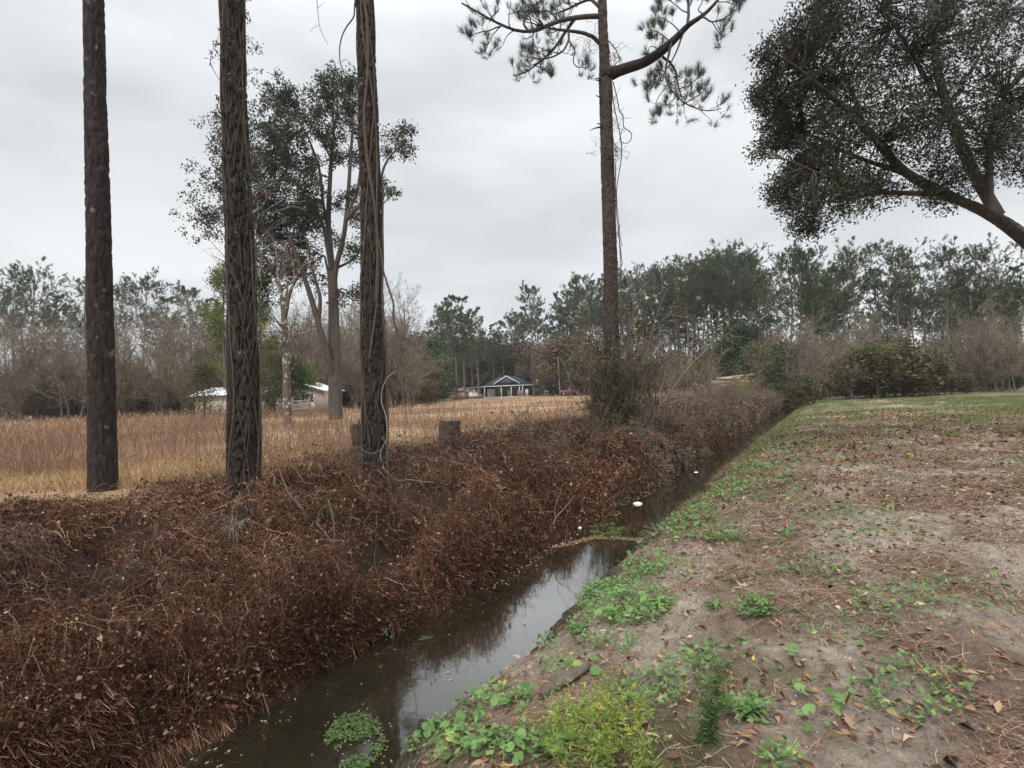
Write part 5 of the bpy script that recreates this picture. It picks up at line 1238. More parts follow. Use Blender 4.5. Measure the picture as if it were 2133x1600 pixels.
# ------------------------------------------------------------------ bare deciduous trees and undergrowth
def far_bare(seed, H, W, nb, low, th=1.):
    rng = np.random.default_rng(seed); n = 3
    base = np.c_[rng.normal(size=(n, 2))*.25, np.full(n, -.2)]; dv = np.c_[rng.normal(size=(n, 2))*.16, np.ones(n)]
    tr = sim(rng, base, dv, H*np.array([.95, .8, .7]), 12, .05, (0, 0, .02)); R = np.array([.13, .09, .08])[:, None]*np.linspace(1, .2, 12)*th
    b, br = level(rng, tr, R, nb, low, 1, (25, 60), W/H*.75, .5, 8, .16, (0, 0, .12), None, .018*th)
    c, cr = level(rng, b, br, 8, .15, 1, (20, 60), .45, .6, 6, .2, (0, 0, .08), None, .014*th)
    d, drr = level(rng, c, cr, 6, .2, 1, (20, 60), .5, .7, 4, .2, (0, 0, .04), None, .012*th)
    gt = Geo(); tubes(gt, tr, R, 7, .5); tubes(gt, b, br, 4, .5); gt2 = Geo()
    ribbons(gt2, c, cr*2, rng, np.clip(rng.normal(.5, .2, len(c)), 0, 1)); ribbons(gt2, d, drr*2, rng, np.clip(rng.normal(.55, .22, len(d)), 0, 1))
    return gt, gt2
def background():
    rng = np.random.default_rng(19)
    made = {}
    P = [far_bare(301, 11, 6, 16, .2), far_bare(302, 11, 8, 18, .12), far_bare(303, 11, 7, 20, .08)]
    def put(px, py, Y, k, lab, grp):
        p = ground_at(px, 830, Y); h = at(px, py, Y)[2]-p[2]; sc = h/10.2; wd = min(sc*rng.uniform(.9, 1.25), 1.6)
        if k not in made:
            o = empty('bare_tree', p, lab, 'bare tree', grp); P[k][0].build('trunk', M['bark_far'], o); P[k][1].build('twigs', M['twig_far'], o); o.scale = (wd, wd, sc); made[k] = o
        else: copy_tree(made[k], p, rng.uniform(0, 6.28), (wd, wd, sc), lab, grp)
    for px, py, Y, k in [(560, 680, 56, 0), (590, 660, 60, 1), (620, 690, 58, 2), (650, 665, 62, 1), (680, 640, 64, 0), (705, 650, 66, 2), (730, 655, 62, 1), (755, 640, 64, 0), (800, 632, 66, 1), (825, 625, 68, 0), (848, 655, 70, 1), (868, 690, 72, 2), (815, 690, 58, 2), (845, 720, 60, 0), (780, 680, 60, 1), (690, 700, 55, 2), (640, 720, 55, 0), (740, 710, 56, 1), (570, 720, 54, 2), (525, 700, 58, 1),
                         (480, 690, 60, 0), (430, 670, 58, 1), (380, 690, 56, 2), (320, 670, 60, 0), (260, 690, 58, 1), (200, 680, 60, 2), (140, 700, 58, 0), (80, 690, 60, 1), (20, 690, 58, 2), (600, 700, 75, 1), (670, 690, 80, 2), (720, 690, 82, 0), (790, 700, 82, 1), (850, 700, 86, 0)]:
        put(px, py, Y, k, 'bare grey brown tree in the leafless wood behind the left of the field', 'bare trees at left')
    for px in np.r_[np.linspace(500, 880, 34), np.linspace(10, 470, 16)]:
        put(px+rng.uniform(-9, 9), rng.uniform(655, 745)+(px > 840)*40, rng.uniform(54, 80), int(rng.integers(0, 3)), 'bare grey brown tree in the leafless wood behind the left of the field', 'bare trees at left')
    for px, py, Y, k in [(885, 740, 100, 2), (912, 750, 104, 1), (1010, 745, 150, 0), (1090, 735, 142, 2), (1130, 725, 138, 0), (1150, 740, 120, 1), (1185, 725, 112, 2), (1215, 720, 105, 1), (1240, 735, 98, 0), (1340, 715, 85, 2), (1375, 720, 88, 1), (1410, 735, 86, 2), (1445, 740, 84, 0), (1480, 735, 88, 1), (1515, 745, 90, 2), (1545, 740, 88, 0), (1580, 725, 84, 1), (1605, 690, 70, 2), (1630, 700, 62, 1), (1655, 690, 58, 0), (1300, 730, 92, 1)]:
        put(px, py, Y, k, 'bare brown tree in the undergrowth along the far edge of the field', 'bare trees along the field edge')
    for px, py, Y, k in [(1690, 690, 50, 1), (1730, 700, 48, 2), (1780, 690, 46, 0), (1830, 710, 44, 1), (1880, 690, 46, 2), (1930, 700, 42, 0), (1990, 690, 44, 1), (2050, 700, 42, 2), (2110, 690, 40, 0)]+[(float(rng.uniform(1670, 2130)), float(rng.uniform(660, 760)), float(rng.uniform(38, 60)), int(rng.integers(0, 3))) for _ in range(26)]:
        put(px, py, Y, k, 'bare tree at the edge of the right woods', 'bare trees at right')
    # undergrowth bushes
    kinds = [('undergrowth_bush', 'olive', 'brown olive bush in the undergrowth under the far trees'), ('undergrowth_bush', 'green_dark', 'dark green bush in the undergrowth under the far trees'), ('undergrowth_bush', 'russet', 'russet brown bush in the undergrowth under the far trees')]
    U = {}
    def bush(px, py, Y, k, w=None):
        p = ground_at(px, 830, Y); h = at(px, py, Y)[2]-p[2]; sc = h/4.; wd = (w or sc*rng.uniform(1., 1.5))
        nm, mt, lab = kinds[k]
        if k not in U:
            r = np.random.default_rng(400+k); gt, gl = clump_tree_geo(r, 4., 4.4, 26, .26, .14, 14, .05, .45, .08, .34)
            o = empty(nm, p, lab, 'bush', 'undergrowth under the far trees'); gt.build('trunk', M['bark_far'], o); gl.build('crown', M[mt], o); o.scale = (wd, wd, sc); U[k] = o
        else: copy_tree(U[k], p, rng.uniform(0, 6.28), (wd, wd, sc), lab)
    for px in range(20, 900, 30): bush(px+rng.uniform(-8, 8), rng.uniform(775, 810), rng.uniform(62, 74), int(rng.choice([0, 2, 2])))
    for px in range(850, 900, 20): bush(px+rng.uniform(-8, 8), rng.uniform(735, 765), rng.uniform(78, 86), int(rng.choice([0, 1, 1])))
    for px in range(860, 1000, 16): bush(px+rng.uniform(-6, 6), rng.uniform(725, 775), rng.uniform(146, 160), int(rng.choice([0, 1, 1])))
    for px, py, Y, k in ((880, 745, 104, 1), (905, 760, 108, 1), (862, 720, 96, 1), (893, 770, 100, 0), (922, 775, 126, 1)): bush(px, py, Y, k)
    for px in range(1000, 1260, 13): bush(px+rng.uniform(-6, 6), rng.uniform(725, 775), rng.uniform(150, 165), int(rng.choice([0, 1, 1, 2])))
    for px, py, Y, k in ((1090, 738, 146, 2), (1110, 745, 146, 2), (1075, 752, 150, 0), (1195, 722, 112, 2), (1215, 740, 108, 0), (1235, 745, 104, 2), (1170, 760, 118, 0), (1145, 765, 124, 2)): bush(px, py, Y, k)
    for px in range(1270, 1660, 13): bush(px+rng.uniform(-6, 6), rng.uniform(742, 780), rng.uniform(92, 118), int(rng.choice([0, 0, 1, 2])))
    for px, py, Y, k in ((1545, 690, 92, 1), (1538, 720, 90, 1), (1585, 735, 80, 1), (1612, 730, 66, 0), (1640, 745, 56, 0), (1655, 735, 52, 1)): bush(px, py, Y, k)
    for px in range(1670, 2140, 14): bush(px+rng.uniform(-9, 9), rng.uniform(725, 795), rng.uniform(38, 62), int(rng.choice([0, 0, 1, 2])))
background()

# ------------------------------------------------------------------ right oak with hanging crown
def right_oak():
    rng = np.random.default_rng(91); Y = 11.5
    base = ground_at(2330, 900, Y)
    o = empty('live_oak', base, 'live oak on the right verge whose small leaved crown hangs in at the upper right', 'tree')
    sk = [([(2335, 1010), (2320, 850), (2270, 660), (2170, 520), (2060, 440), (1950, 400)], 0, 0, 52, 26), ([(1990, 415), (1880, 360), (1800, 260), (1720, 190), (1650, 130), (1600, 110)], 0, -1, 22, 4), ([(2080, 450), (2010, 330), (1950, 150), (1930, -100)], 0, .5, 24, 10), ([(1960, 405), (1820, 400), (1740, 380), (1680, 350), (1630, 330)], 0, -1.6, 12, 3),
          ([(1880, 360), (1790, 330), (1700, 290), (1650, 250), (1600, 230)], -.2, .8, 10, 2.5), ([(2060, 440), (2060, 300), (2090, 200), (2150, 120)], 0, -.5, 18, 5), ([(1800, 260), (1760, 150), (1700, 40), (1670, -60)], -.4, .6, 9, 3), ([(1950, 200), (1880, 80), (1800, -40)], .4, -.8, 10, 3), ([(1960, 250), (2040, 120), (2100, 0)], .3, 1, 10, 3)]
    g = trunk_geo(pxpath(sk[0][0], Y, Y, 20), np.linspace(56, 26, 20)/2*Y/F_PX, 70, 260, .03, 12, .15)[0]; Q = [pxpath(sk[0][0], Y, Y, 20)]
    for path, a, b, r0, r1 in sk[1:]:
        q = pxpath(path, Y+a, Y+b, 20); tubes(g, q, np.linspace(r0, r1, 20)/2*Y/F_PX, 10); Q.append(q)
    allq = np.concatenate(Q)
    blobs = [(1600, 180, 28), (1620, 240, 36), (1600, 110, 26), (1640, 130, 40), (1590, 215, 18), (1650, 200, 40), (1640, 290, 34), (1610, 300, 22), (1650, 360, 36), (1625, 400, 26), (1640, 425, 22), (1655, 70, 28), (1690, 250, 60), (1700, 130, 60), (1690, 350, 55), (1675, 430, 28), (1740, 300, 70), (1740, 180, 70), (1700, 40, 60), (1790, 230, 80), (1760, 400, 55), (1690, 470, 18), (1820, 380, 70), (1800, 100, 90), (1760, 0, 80), (1880, 280, 90), (1900, 120, 100), (1880, 0, 90), (1960, 250, 90), (1990, 100, 100), (2040, 280, 90), (2080, 150, 100), (2100, 320, 70), (2000, 0, 100), (2100, 20, 100), (1970, 380, 60), (2130, 230, 60), (1658, 478, 8), (1605, 260, 14), (1576, 192, 10), (1582, 315, 8)]
    L = Geo(); tw = []
    for bx, by, br in blobs:
        c = at(bx, by, Y+rng.uniform(-1.3, 1.0)); R = br*Y/F_PX
        k = int(np.clip(br*.95, 7, 66)); sub = c+nrm(rng.normal(size=(k, 3)))*(rng.random((k, 1))**.42)*R*np.array([1, 1.2, 1])
        j = allq[np.argmin(((allq-c)**2).sum(1))]
        for q in sub[:k//2]: tw.append(spline([j, (j+q)/2+rng.normal(size=3)*.06, q], 6))
        m = 36; cc = np.repeat(sub, m, 0)+rng.normal(size=(k*m, 3))*.115
        leaves(L, cc, rng.normal(size=(k*m, 3))+np.array([0, 0, -.3]), rng.normal(size=(k*m, 3)), rng.uniform(.04, .11, k*m), rng.uniform(.022, .046, k*m), np.clip(rng.normal(.4, .22, k*m), 0, 1))
    tw = np.stack(tw); tubes(g, tw, np.linspace(.018, .005, 6), 4)
    t2, t2r = level(rng, tw, np.full(tw.shape[:2], .009), 6, .3, 1, (20, 60), .4, .6, 5, .25, (0, 0, 0), None, .004); tubes(g, t2, t2r, 3)
    g.build('trunk', M['bark_oak'], o, True, base); L.build('crown', M['oak_leaf'], o, False, base)
right_oak()

# one more pine on the bank, left of the photographed part
def extra_pine():
    rng = np.random.default_rng(104)
    rows = [(1130, 215, 62), (1000, 214, 52), (800, 211, 48), (500, 206, 44), (250, 200, 40), (0, 195, 37)]
    ax, rad = prof_px(rows, 8.2, 17.8, .11); g, pt, ln = trunk_geo(ax, rad, 80, 480, .018, 9, .12)
    b = np.array([ax[1][0], ax[1][1], terr(ax[1][0], ax[1][1])])
    o = empty('pine_tree', b, 'leftmost bare pine trunk on the ditch bank, free of leafy vines', 'pine tree', 'pines rooted on the far ditch bank')
    g.build('trunk', M['bark_near'], o, True, b); upper_crown(rng, ax[-1], nrm(ax[-1]-ax[-3]), 5.2, 3.0, o, b)
extra_pine()

# ------------------------------------------------------------------ buildings
def part(parent, name, fn, mat, smooth_=False):
    g = Geo(); fn(g); return g.build(name, M[mat], parent, smooth_)
def window(parent, x, y, z, w, h, panes=(2, 2), fr=.07):
    def f(g):
        box(g, (x, y, z+h/2-fr/2), (w, .06, fr)); box(g, (x, y, z-h/2+fr/2), (w, .06, fr))
        box(g, (x-w/2+fr/2, y, z), (fr, .06, h-2*fr)); box(g, (x+w/2-fr/2, y, z), (fr, .06, h-2*fr))
        for i in range(1, panes[0]): box(g, (x-w/2+w*i/panes[0], y, z), (fr*.5, .05, h-2*fr))
        for j in range(1, panes[1]): box(g, (x, y+.004, z-h/2+h*j/panes[1]), (w-2*fr, .05, fr*.5))
    o = part(parent, 'window', f, 'white'); part(o, 'pane', lambda g: box(g, (x, y+.02, z), (w-fr, .015, h-fr)), 'glass'); return o
def blue_house():
    Y = 131; a, b = at(1010, 826, Y), at(1104, 824, Y); p = np.array([(a[0]+b[0])/2, Y, 0]); p[2] = terr(p[0], p[1])+.12
    o = empty('house', p, 'blue grey bungalow with white gable trim and white porch posts beyond the field', 'house')
    W, Dp, E = 11.4, 8., 2.65
    part(o, 'foundation', lambda g: box(g, (0, 1.5, -.1), (W+.1, 9.6, .3)), 'concrete')
    part(o, 'wall', lambda g: (box(g, (0, 4.2, E/2+.05), (W-.2, 5.4, E)), box(g, (5.05, 2.2, E/2+.05), (1.8, 1.6-.01, E))), 'bluegrey')
    def fr(g): box(g, (-.4, 1.46, E/2+.05), (5.4, .08, E-.05)); box(g, (3.0, 1.46, E/2+.05), (1.3, .08, E-.05))
    part(o, 'brick_front', fr, 'brick')
    def roof(g):
        x0, x1, y0, y1, z0, z1 = -W/2-.5, W/2+.5, -1.7, 7.4, E+.08, E+2.35
        V = [[x0, y0, z0], [x1, y0, z0], [x1, y1, z0], [x0, y1, z0], [-2.2, 2.8, z1], [2.2, 2.8, z1], [x0, y0, z0-.14], [x1, y0, z0-.14], [x1, y1, z0-.14], [x0, y1, z0-.14]]
        g.add(V, [[0, 1, 5, 4], [2, 3, 4, 5], [6, 7, 1, 0], [7, 8, 2, 1], [8, 9, 3, 2], [9, 6, 0, 3], [9, 8, 7, 6]])
        g.add(V, [[1, 2, 5], [3, 0, 4]])
        prism(g, [(-2.9, E+.55), (-.1, E+2.32), (2.7, E+.55)], -1.2, 2.4)
    part(o, 'roof', roof, 'shingle')
    part(o, 'gable', lambda g: prism(g, [(-2.55, E+.62), (-.1, E+2.15), (2.35, E+.62)], -1.235, -1.205), 'bluegrey')
    def trim(g):
        for s in (-1, 1):
            V = np.array([[-.1, 0, E+2.52], [-.1, 0, E+2.24], [-.1+s*3.2, 0, E+.34], [-.1+s*3.2, 0, E+.62]])
            g.add(np.concatenate([V+np.array([0, -1.42, 0]), V+np.array([0, -1.26, 0])]), [[0, 1, 2, 3], [7, 6, 5, 4], [0, 3, 7, 4], [1, 5, 6, 2], [3, 2, 6, 7], [0, 4, 5, 1]])
        box(g, (0, -1.75, E-.02), (W+1.05, .09, .2))
    part(o, 'trim', trim, 'white')
    for x in (-5.5, -1.45, 1.0, 3.0, 3.75): part(o, 'porch_post', lambda g: (box(g, (x, -1.5, E/2-.02), (.19, .19, E-.2)), box(g, (x, -1.5, .1), (.27, .27, .2)), box(g, (x, -1.5, E-.2), (.27, .27, .16))), 'white')
    gd = part(o, 'garage_door', lambda g: [box(g, (-4.0, 1.43, .28+.5*i), (1.9, .06, .485)) for i in range(4)], 'white')
    part(o, 'side_panel', lambda g: box(g, (-2.7, 1.45, 1.2), (.5, .05, 2.2)), 'offwhite')
    window(o, -1.6, 1.38, 1.35, 1.0, 1.5); window(o, 2.15, 1.38, 1.45, .95, 1.4)
    d = part(o, 'door', lambda g: (box(g, (.5, 1.36, 1.08), (.95, .07, 2.1)),), 'white')
    part(d, 'pane', lambda g: box(g, (.5, 1.315, 1.62), (.35, .02, .45)), 'glass')
    w = part(o, 'side_wing', lambda g: box(g, (7.1, 4.4, 1.15), (3.6, 5., 2.3)), 'bluegrey')
    part(w, 'wing_roof', lambda g: prism(g, [(5.6, 2.32), (9.4, 2.32), (9.4, 2.5), (5.6, 3.2)], 1.5, 7.2), 'shingle')
    part(o, 'chimney', lambda g: (box(g, (7.6, 4, 3.3), (.55, .55, 1.6)), box(g, (7.6, 4, 4.16), (.72, .72, .12))), 'offwhite')
    t = p+np.array([3.2, -2.6, -.1])
    q = empty('wooden_screen', t, 'brown board screen standing before the blue grey house porch', 'fence'); part(q, 'boards', lambda g: [box(g, (-.75+.19*i, 0, .75), (.17, .03, 1.5+.05*(i % 2))) for i in range(9)], 'shed_red'); part(q, 'rail', lambda g: box(g, (0, .035, 1.1), (1.7, .04, .09)), 'shed_red')
    t = p+np.array([4.75, -2.5, -.1])
    q = empty('water_heater', t, 'pale upright cabinet standing right of the brown screen at the house', 'cabinet'); part(q, 'body', lambda g: (box(g, (0, 0, .85), (.7, .6, 1.5)), box(g, (0, 0, .06), (.6, .5, .12))), 'offwhite'); part(q, 'lid', lambda g: prism(g, [(-.38, 1.6), (.38, 1.6), (.3, 1.75), (-.3, 1.75)], -.33, .33), 'white')
    q['category'] = 'cabinet'; q.name = 'outdoor_cabinet'
blue_house()
def pale_home():
    Y = 142; a, b = at(936, 823, Y), at(1002, 822, Y); p = np.array([(a[0]+b[0])/2, Y, 0]); p[2] = terr(p[0], p[1])+.1; W = b[0]-a[0]
    o = empty('mobile_home', p, 'long pale mobile home behind the pines left of the blue grey house', 'mobile home')
    part(o, 'skirting', lambda g: box(g, (0, 2, .2), (W-.1, 3.9, .5)), 'brick')
    part(o, 'wall', lambda g: box(g, (-W*.18, 2, 1.5), (W*.64, 4, 2.1)), 'offwhite')
    part(o, 'brown_wall', lambda g: box(g, (W*.32, 2.1, 1.5), (W*.36, 3.8, 2.1)), 'shed_red')
    part(o, 'roof', lambda g: prism(g, [(-W/2-.2, 2.56), (W/2+.2, 2.56), (W/2+.2, 2.72), (-W/2-.2, 2.72)], -.2, 4.2), 'metal_roof')
    for x in (-W*.36, -W*.2, -W*.04): window(o, x, -.04, 1.6, 1.0, 1.1)
    part(o, 'door', lambda g: box(g, (W*.25, .17, 1.35), (.85, .07, 1.95)), 'white')
    Y = 117; a, b = at(941, 833, Y), at(975, 832, Y); p = np.array([(a[0]+b[0])/2, Y, 0]); p[2] = terr(p[0], p[1]); W = b[0]-a[0]
    o = empty('shed', p, 'small brown shed with grey roof at the field edge left of the blue grey house', 'shed')
    part(o, 'wall', lambda g: prism(g, [(-W/2, 0), (W/2, 0), (W/2, 1.45), (W*.22, 1.95), (-W/2, 1.45)], 0, 2.4), 'shed_red')
    def rf(g):
        y0, y1 = -.2, 2.6
        g.add([[-W/2-.2, y0, 1.42], [W*.22, y0, 2.0], [W*.22, y1, 2.0], [-W/2-.2, y1, 1.42], [-W/2-.2, y0, 1.54], [W*.22, y0, 2.12], [W*.22, y1, 2.12], [-W/2-.2, y1, 1.54]], [[3, 2, 1, 0], [4, 5, 6, 7], [0, 1, 5, 4], [2, 3, 7, 6], [0, 4, 7, 3], [1, 2, 6, 5]])
        g.add([[W/2+.2, y0, 1.36], [W*.225, y0, 2.0], [W*.225, y1, 2.0], [W/2+.2, y1, 1.36], [W/2+.2, y0, 1.48], [W*.225, y0, 2.12], [W*.225, y1, 2.12], [W/2+.2, y1, 1.48]], [[0, 1, 2, 3], [7, 6, 5, 4], [4, 5, 1, 0], [6, 7, 3, 2], [3, 7, 4, 0], [5, 6, 2, 1]])
    part(o, 'roof', rf, 'grey_roof')
    part(o, 'door', lambda g: box(g, (W*.22, -.03, .75), (.8, .05, 1.45)), 'fence_wood')
pale_home()
def trailer():
    Y = 46; r = at(672, 862, Y); p = np.array([r[0], Y, terr(r[0], Y)])
    o = empty('trailer_home', p, 'pale sided trailer home with white roof and gable end at the left behind bushes', 'trailer home')
    gw = 4.4; hE = at(672, 813, Y)[2]-p[2]; hR = hE+.72
    part(o, 'gable_wall', lambda g: prism(g, [(-gw, 0), (0, 0), (0, hE), (-gw/2, hR), (-gw, hE)], 0, 5), 'siding')
    def rf(g):
        for x0, x1 in ((-gw/2, .35), (-gw/2, -gw-.35)):
            s = 1 if x1 > x0 else -1; z0 = hR+.02; z1 = hR+.02-abs(x1-x0)*(hR-hE)/(gw/2)
            V = np.array([[x0+.004*s, -.35, z0], [x1, -.35, z1], [x1, 5.3, z1], [x0+.004*s, 5.3, z0]]); V2 = V+np.array([0, 0, .09])
            g.add(np.concatenate([V, V2]), [[0, 1, 2, 3], [7, 6, 5, 4], [4, 5, 1, 0], [5, 6, 2, 1], [6, 7, 3, 2], [7, 4, 0, 3]])
    part(o, 'gable_roof', rf, 'metal_roof')
    window(o, -1.25, -.03, hE*.62, 1.15, 1.05, (3, 2)); window(o, -2.9, -.03, hE*.62, .95, .95, (2, 2))
    part(o, 'long_wall', lambda g: box(g, (-gw-4., 4.4, hE*.47), (7.9, 4.2, hE*.94)), 'siding')
    def lr(g):
        z0, z1 = hE*.95, hE*.95+.75
        V = np.array([[-gw-8.2, 1.9, z0], [-gw-.05, 1.9, z0], [-gw-.05, 4.4, z1], [-gw-8.2, 4.4, z1]]); V3 = V+np.array([0, 0, .08])
        g.add(np.concatenate([V, V3]), [[3, 2, 1, 0], [4, 5, 6, 7], [0, 1, 5, 4], [1, 2, 6, 5], [2, 3, 7, 6], [3, 0, 4, 7]])
        V = np.array([[-gw-8.2, 6.9, z0], [-gw-.05, 6.9, z0], [-gw-.05, 4.42, z1], [-gw-8.2, 4.42, z1]]); V3 = V+np.array([0, 0, .08])
        g.add(np.concatenate([V, V3]), [[0, 1, 2, 3], [7, 6, 5, 4], [4, 5, 1, 0], [5, 6, 2, 1], [6, 7, 3, 2], [7, 4, 0, 3]])
    part(o, 'long_roof', lr, 'metal_roof')
    # gate and tank in front
    Yg = 40; a, b = ground_at(609, 850, Yg), ground_at(644, 850, Yg)
    q = empty('rail_gate', a, 'weathered wooden rail gate in front of the trailer window', 'gate')
    w = b[0]-a[0]
    for z in (.3, .6, .9, 1.2): part(q, 'rail', lambda g: box(g, (w/2, 0, z), (w, .04, .09)), 'fence_wood')
    for x in (0, w): part(q, 'post', lambda g: box(g, (x, .07, .7), (.1, .1, 1.5)), 'fence_wood')
    part(q, 'brace', lambda g: box(g, (w/2, -.035, .75), (.09, .03, 1.0)), 'fence_wood')
    pz = ground_at(646, 850, 39.)
    q = empty('fence_post', pz, 'reddish pole standing right of the rail gate', 'post'); part(q, 'shaft', lambda g: tubes(g, np.array([[0, 0, -.2], [0, 0, .8], [.02, 0, 1.75]]), np.array([.06, .055, .05]), 10), 'shed_red'); part(q, 'cap', lambda g: tubes(g, np.array([[.02, 0, 1.74], [.02, 0, 1.77], [.02, 0, 1.80]]), np.array([.062, .06, .01]), 10), 'grey_roof')
    pt_ = ground_at(634, 850, 42.); q = empty('storage_tank', pt_, 'rounded pale grey tank behind the rail gate', 'tank')
    def tk(g):
        x = np.array([-.85, -.8, -.65, -.4, .4, .65, .8, .85]); r = np.array([.02, .2, .36, .43, .43, .36, .2, .02]); tubes(g, np.stack([x, 0*x, 0*x+.75], 1), r, 18)
    part(q, 'tank_body', tk, 'offwhite', True); part(q, 'leg', lambda g: box(g, (-.45, 0, .17), (.1, .5, .34)), 'grey_roof'); part(q, 'leg', lambda g: box(g, (.45, 0, .17), (.1, .5, .34)), 'grey_roof'); part(q, 'valve_dome', lambda g: tubes(g, np.array([[0, 0, 1.15], [0, 0, 1.25], [0, 0, 1.3]]), np.array([.13, .12, .02]), 10), 'grey_roof')
trailer()

# ------------------------------------------------------------------ vehicles, pole, logs
def vehicle(px, py, Y, name, label, cat, mat, prof, wins, wheels, width, rz=0.):
    p = ground_at(px, py, Y); p[2] += .06
    o = empty(name, p, label, cat)
    def body(g):
        n = len(prof); ys = [-width/2, -width/2+.07, width/2-.07, width/2]; V = []
        c = np.mean(np.array(prof), 0)
        for i, y in enumerate(ys):
            k = .965 if i in (0, 3) else 1.
            for x, z in prof: V.append([c[0]+(x-c[0])*k, y*(1-.12*max(0, (z-.95))), c[1]+(z-c[1])*k])
        Fq = [[i*n+j, i*n+(j+1) % n, (i+1)*n+(j+1) % n, (i+1)*n+j] for i in range(3) for j in range(n)]
        g.add(V, Fq); b0 = g.n-len(V)
        for cap in (list(range(n))[::-1], [3*n+j for j in range(n)]):
            g.f.append(np.array([cap])+b0); g.t.append(np.array([.5])); g.mi.append(np.zeros(1, np.int32))
    part(o, 'body', body, mat)
    for w in wins:
        for s in (-1, 1): part(o, 'side_window', lambda g: prism(g, w, s*(width/2*.955), s*(width/2*.955+.012)), 'glass')
    for x in wheels:
        for s in (-1, 1):
            t = np.linspace(0, 1, 3)
            wl = part(o, 'wheel', lambda g: tubes(g, np.stack([np.full(6, x), s*(width/2+np.array([-.2, -.19, -.12, -.03, 0, 0])), np.full(6, .33)], 1), np.array([.02, .3, .34, .34, .3, .22]), 18), 'tyre')
            part(wl, 'rim', lambda g: tubes(g, np.stack([np.full(3, x), s*(width/2+np.array([-.03, .002, .004])), np.full(3, .33)], 1), np.array([.21, .2, .01]), 14), 'rim')
    L = min(x for x, z in prof); Rr = max(x for x, z in prof)
    for s in (-1, 1):
        part(o, 'headlight', lambda g: box(g, (L+.03, s*width*.36, .72), (.06, .3, .14)), 'offwhite'); part(o, 'tail_light', lambda g: box(g, (Rr-.03, s*width*.38, .82), (.06, .22, .2)), 'car_red')
    o.rotation_euler = (0, 0, rz); return o
vehicle(982, 823, 124, 'parked_car', 'white car parked between the pale mobile home and the blue grey house', 'car', 'car_white', [(-2.1, .32), (2.0, .32), (2.08, .6), (2.02, .95), (1.75, 1.0), (1.35, 1.42), (-.2, 1.46), (-1.0, 1.0), (-1.95, .86), (-2.12, .6)],
        [[(-.85, 1.0), (.2, 1.0), (.2, 1.38), (-.2, 1.38)], [(.28, 1.0), (1.5, 1.0), (1.25, 1.36), (.28, 1.38)]], (-1.35, 1.3), 1.75, math.radians(35))
vehicle(1187, 815, 105, 'pickup_truck', 'dull red pickup truck parked at the far field edge behind the arching bush', 'truck', 'car_red', [(2.1, .42), (-2.0, .42), (-2.1, .7), (-2.06, 1.08), (-.25, 1.1), (-.1, 1.66), (.75, 1.7), (1.2, 1.14), (2.05, 1.02), (2.14, .7)][::-1],
        [[(-.05, 1.14), (.5, 1.14), (.5, 1.58), (.05, 1.58)], [(.56, 1.14), (1.02, 1.14), (.72, 1.58), (.56, 1.58)]], (-1.3, 1.35), 1.8)
p = ground_at(1166, 815, 108.); h = at(1164, 742, 108.)[2]-p[2]
o = empty('utility_pole', p, 'slim pale wooden pole rising behind the red pickup', 'pole')
part(o, 'shaft', lambda g: tubes(g, np.array([[0, 0, -.3], [0, 0, h*.5], [-.08, 0, h]]), np.array([.14, .12, .10]), 10), 'fence_wood'); part(o, 'crossarm', lambda g: box(g, (-.07, -.14, h-.5), (1.5, .1, .12)), 'fence_wood')
def logs():
    rng = np.random.default_rng(95); Y = 78.
    spec = []
    for r, (n, y0) in enumerate(((7, 0), (7, .05), (6, .1), (4, .0), (2, .1))):
        for i in range(n): spec.append((i, r))
    c0 = ground_at(1542, 808, Y); zs = at(1542, 808, Y)[2]-.9
    # low earth rise hidden in the brush lifts the pile
    for j, (i, r) in enumerate(spec):
        rad = rng.uniform(.13, .2); L = rng.uniform(6.2, 8.6)
        z = c0[2]+.2+r*.40+rng.random()*.06; yy = c0[1]+(i-3)*.42+r*.2
        cx = c0[0]+rng.normal()*.5; tilt = rng.normal()*.02; yaw = rng.normal()*.05
        top = r == 4 and i == 1
        if top: tilt, z = .085, z+.25; cx += .8
        e = np.array([math.cos(yaw), math.sin(yaw), tilt])*L/2
        cc = np.array([cx, yy, z+abs(tilt)*L*.35])
        n = 9; q = cc+e*np.linspace(-1, 1, n)[:, None]+np.c_[np.zeros((n, 2)), np.cumsum(rng.normal(size=n))*.012]
        o = empty('felled_log', cc, 'raised topmost log slanting up to the right on the log pile' if top else 'pale felled log lying in the pile beyond the ditch bank at right', 'log', 'logs in the pile')
        g = Geo(); tubes(g, q-cc, np.linspace(rad*1.1, rad*.75, n)*(1+rng.normal(size=n)*.03), 12); g.build('bark', M['log'], o, True)
        for k, rr in ((0, rad*1.1), (-1, rad*.75)):
            d = q[k]-cc; s = nrm(e)*(-.006 if k == 0 else .006); g = Geo(); tubes(g, np.array([d-s*.1, d+s, d+s*1.2]), np.array([rr*.93, rr*.9, .004]), 12); g.build('cut_end', M['log_end'], o)
logs()

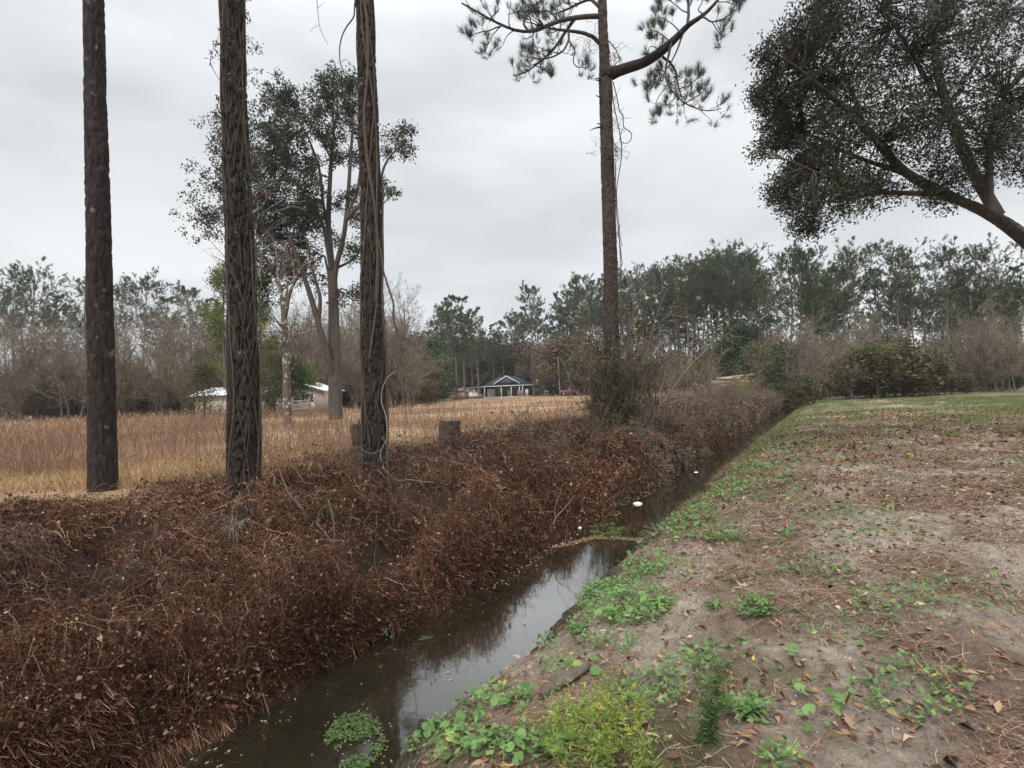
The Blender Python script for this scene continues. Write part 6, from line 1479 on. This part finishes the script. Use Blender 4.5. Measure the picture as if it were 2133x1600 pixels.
# ------------------------------------------------------------------ sky, sun, camera
def world():
    w = bpy.data.worlds.new('World'); scene.world = w; w.use_nodes = True; nt = w.node_tree
    bg = nt.nodes['Background']; out = nt.nodes['World Output']
    sky = nt.nodes.new('ShaderNodeTexSky'); sky.sky_type = 'NISHITA'; sky.sun_disc = False
    sky.sun_elevation = math.radians(SUN_EL); sky.sun_rotation = math.radians(SUN_ROT)
    nt.links.new(sky.outputs[0], bg.inputs[0]); bg.inputs[1].default_value = .1
    tc = nt.nodes.new('ShaderNodeTexCoord')
    mp = nt.nodes.new('ShaderNodeMapping'); mp.inputs['Scale'].default_value = (1, 1, 3.2); mp.inputs['Location'].default_value = CLOUD_LOC; mp.inputs['Rotation'].default_value = (0, math.radians(12), 0)
    nt.links.new(tc.outputs['Generated'], mp.inputs[0])
    n = nt.nodes.new('ShaderNodeTexNoise'); n.inputs['Scale'].default_value = 1.7; n.inputs['Detail'].default_value = 5; n.inputs['Roughness'].default_value = .48
    nt.links.new(mp.outputs[0], n.inputs['Vector'])
    r = ramp(nt, [(.34, (.58, .605, .625)), (.45, (.69, .715, .735)), (.56, (.80, .825, .84)), (.68, (.90, .915, .92))])
    nt.links.new(n.outputs[0], r.inputs[0])
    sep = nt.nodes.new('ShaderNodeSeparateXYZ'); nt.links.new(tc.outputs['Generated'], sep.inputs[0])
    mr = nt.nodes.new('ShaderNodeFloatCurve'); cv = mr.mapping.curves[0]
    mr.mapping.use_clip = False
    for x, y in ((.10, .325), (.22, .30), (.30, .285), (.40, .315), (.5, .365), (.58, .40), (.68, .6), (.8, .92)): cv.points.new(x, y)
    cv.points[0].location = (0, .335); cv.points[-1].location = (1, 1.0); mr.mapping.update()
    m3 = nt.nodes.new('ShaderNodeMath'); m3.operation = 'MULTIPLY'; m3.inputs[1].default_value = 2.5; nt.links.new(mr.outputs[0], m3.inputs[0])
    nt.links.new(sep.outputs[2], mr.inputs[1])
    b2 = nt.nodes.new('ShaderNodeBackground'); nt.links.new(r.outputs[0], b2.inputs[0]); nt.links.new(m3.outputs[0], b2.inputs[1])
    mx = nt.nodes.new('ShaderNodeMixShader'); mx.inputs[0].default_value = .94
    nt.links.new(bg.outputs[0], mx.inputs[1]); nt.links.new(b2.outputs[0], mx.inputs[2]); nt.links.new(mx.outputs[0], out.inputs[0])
def haze():
    g = Geo(); box(g, (0, 0, 18.5), (1400, 1400, 45)); m = bpy.data.materials.new('haze'); m.use_nodes = True; nt = m.node_tree
    nt.nodes.remove(nt.nodes['Principled BSDF']); v = nt.nodes.new('ShaderNodeVolumePrincipled')
    v.inputs['Color'].default_value = (.88, .9, .92, 1); v.inputs['Density'].default_value = HAZE; v.inputs['Anisotropy'].default_value = .2
    nt.links.new(v.outputs[0], nt.nodes['Material Output'].inputs['Volume'])
    tag(g.build('haze', m), 'thin pale winter haze over the field', 'haze', kind='stuff')
HAZE = .0004
haze()
SUN_EL, SUN_ROT = 52, 200
CLOUD_LOC = (.4, 1.1, 0)
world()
L = bpy.data.lights.new('sun', 'SUN'); L.energy = 1.5; L.angle = math.radians(18); L.color = (1, .96, .9)
so = bpy.data.objects.new('sun', L); COL.objects.link(so)
az = math.radians(SUN_ROT)   # the Nishita sun stands at this compass turn, clockwise from +Y
sv = np.array([math.sin(az)*math.cos(math.radians(SUN_EL)), math.cos(az)*math.cos(math.radians(SUN_EL)), math.sin(math.radians(SUN_EL))])
from mathutils import Vector
so.rotation_euler = Vector(tuple(sv)).to_track_quat('Z', 'Y').to_euler(); so.location = tuple(sv*60)

cam = bpy.data.cameras.new('camera'); co = bpy.data.objects.new('camera', cam); COL.objects.link(co)
cam.sensor_fit = 'HORIZONTAL'; cam.sensor_width = 36; cam.lens = 36*F_PX/2133; cam.clip_start = .05; cam.clip_end = 4000
mw = Matrix(((RT[0], UP[0], -FW[0], EYE[0]), (RT[1], UP[1], -FW[1], EYE[1]), (RT[2], UP[2], -FW[2], EYE[2]), (0, 0, 0, 1)))
co.matrix_world = mw
scene.camera = co
vs = scene.view_settings
vs.view_transform = 'Standard'; vs.look = 'None'; vs.exposure = .5; vs.gamma = 1; vs.use_curve_mapping = False
scene.render.engine = 'CYCLES'
scene.cycles.max_bounces = 6
scene.cycles.diffuse_bounces = 3; scene.cycles.transparent_max_bounces = 4
scene.cycles.use_denoising = True
scene.cycles.denoiser = 'OPENIMAGEDENOISE'
scene.cycles.denoising_input_passes = 'RGB_ALBEDO_NORMAL'
scene.cycles.denoising_prefilter = 'ACCURATE'
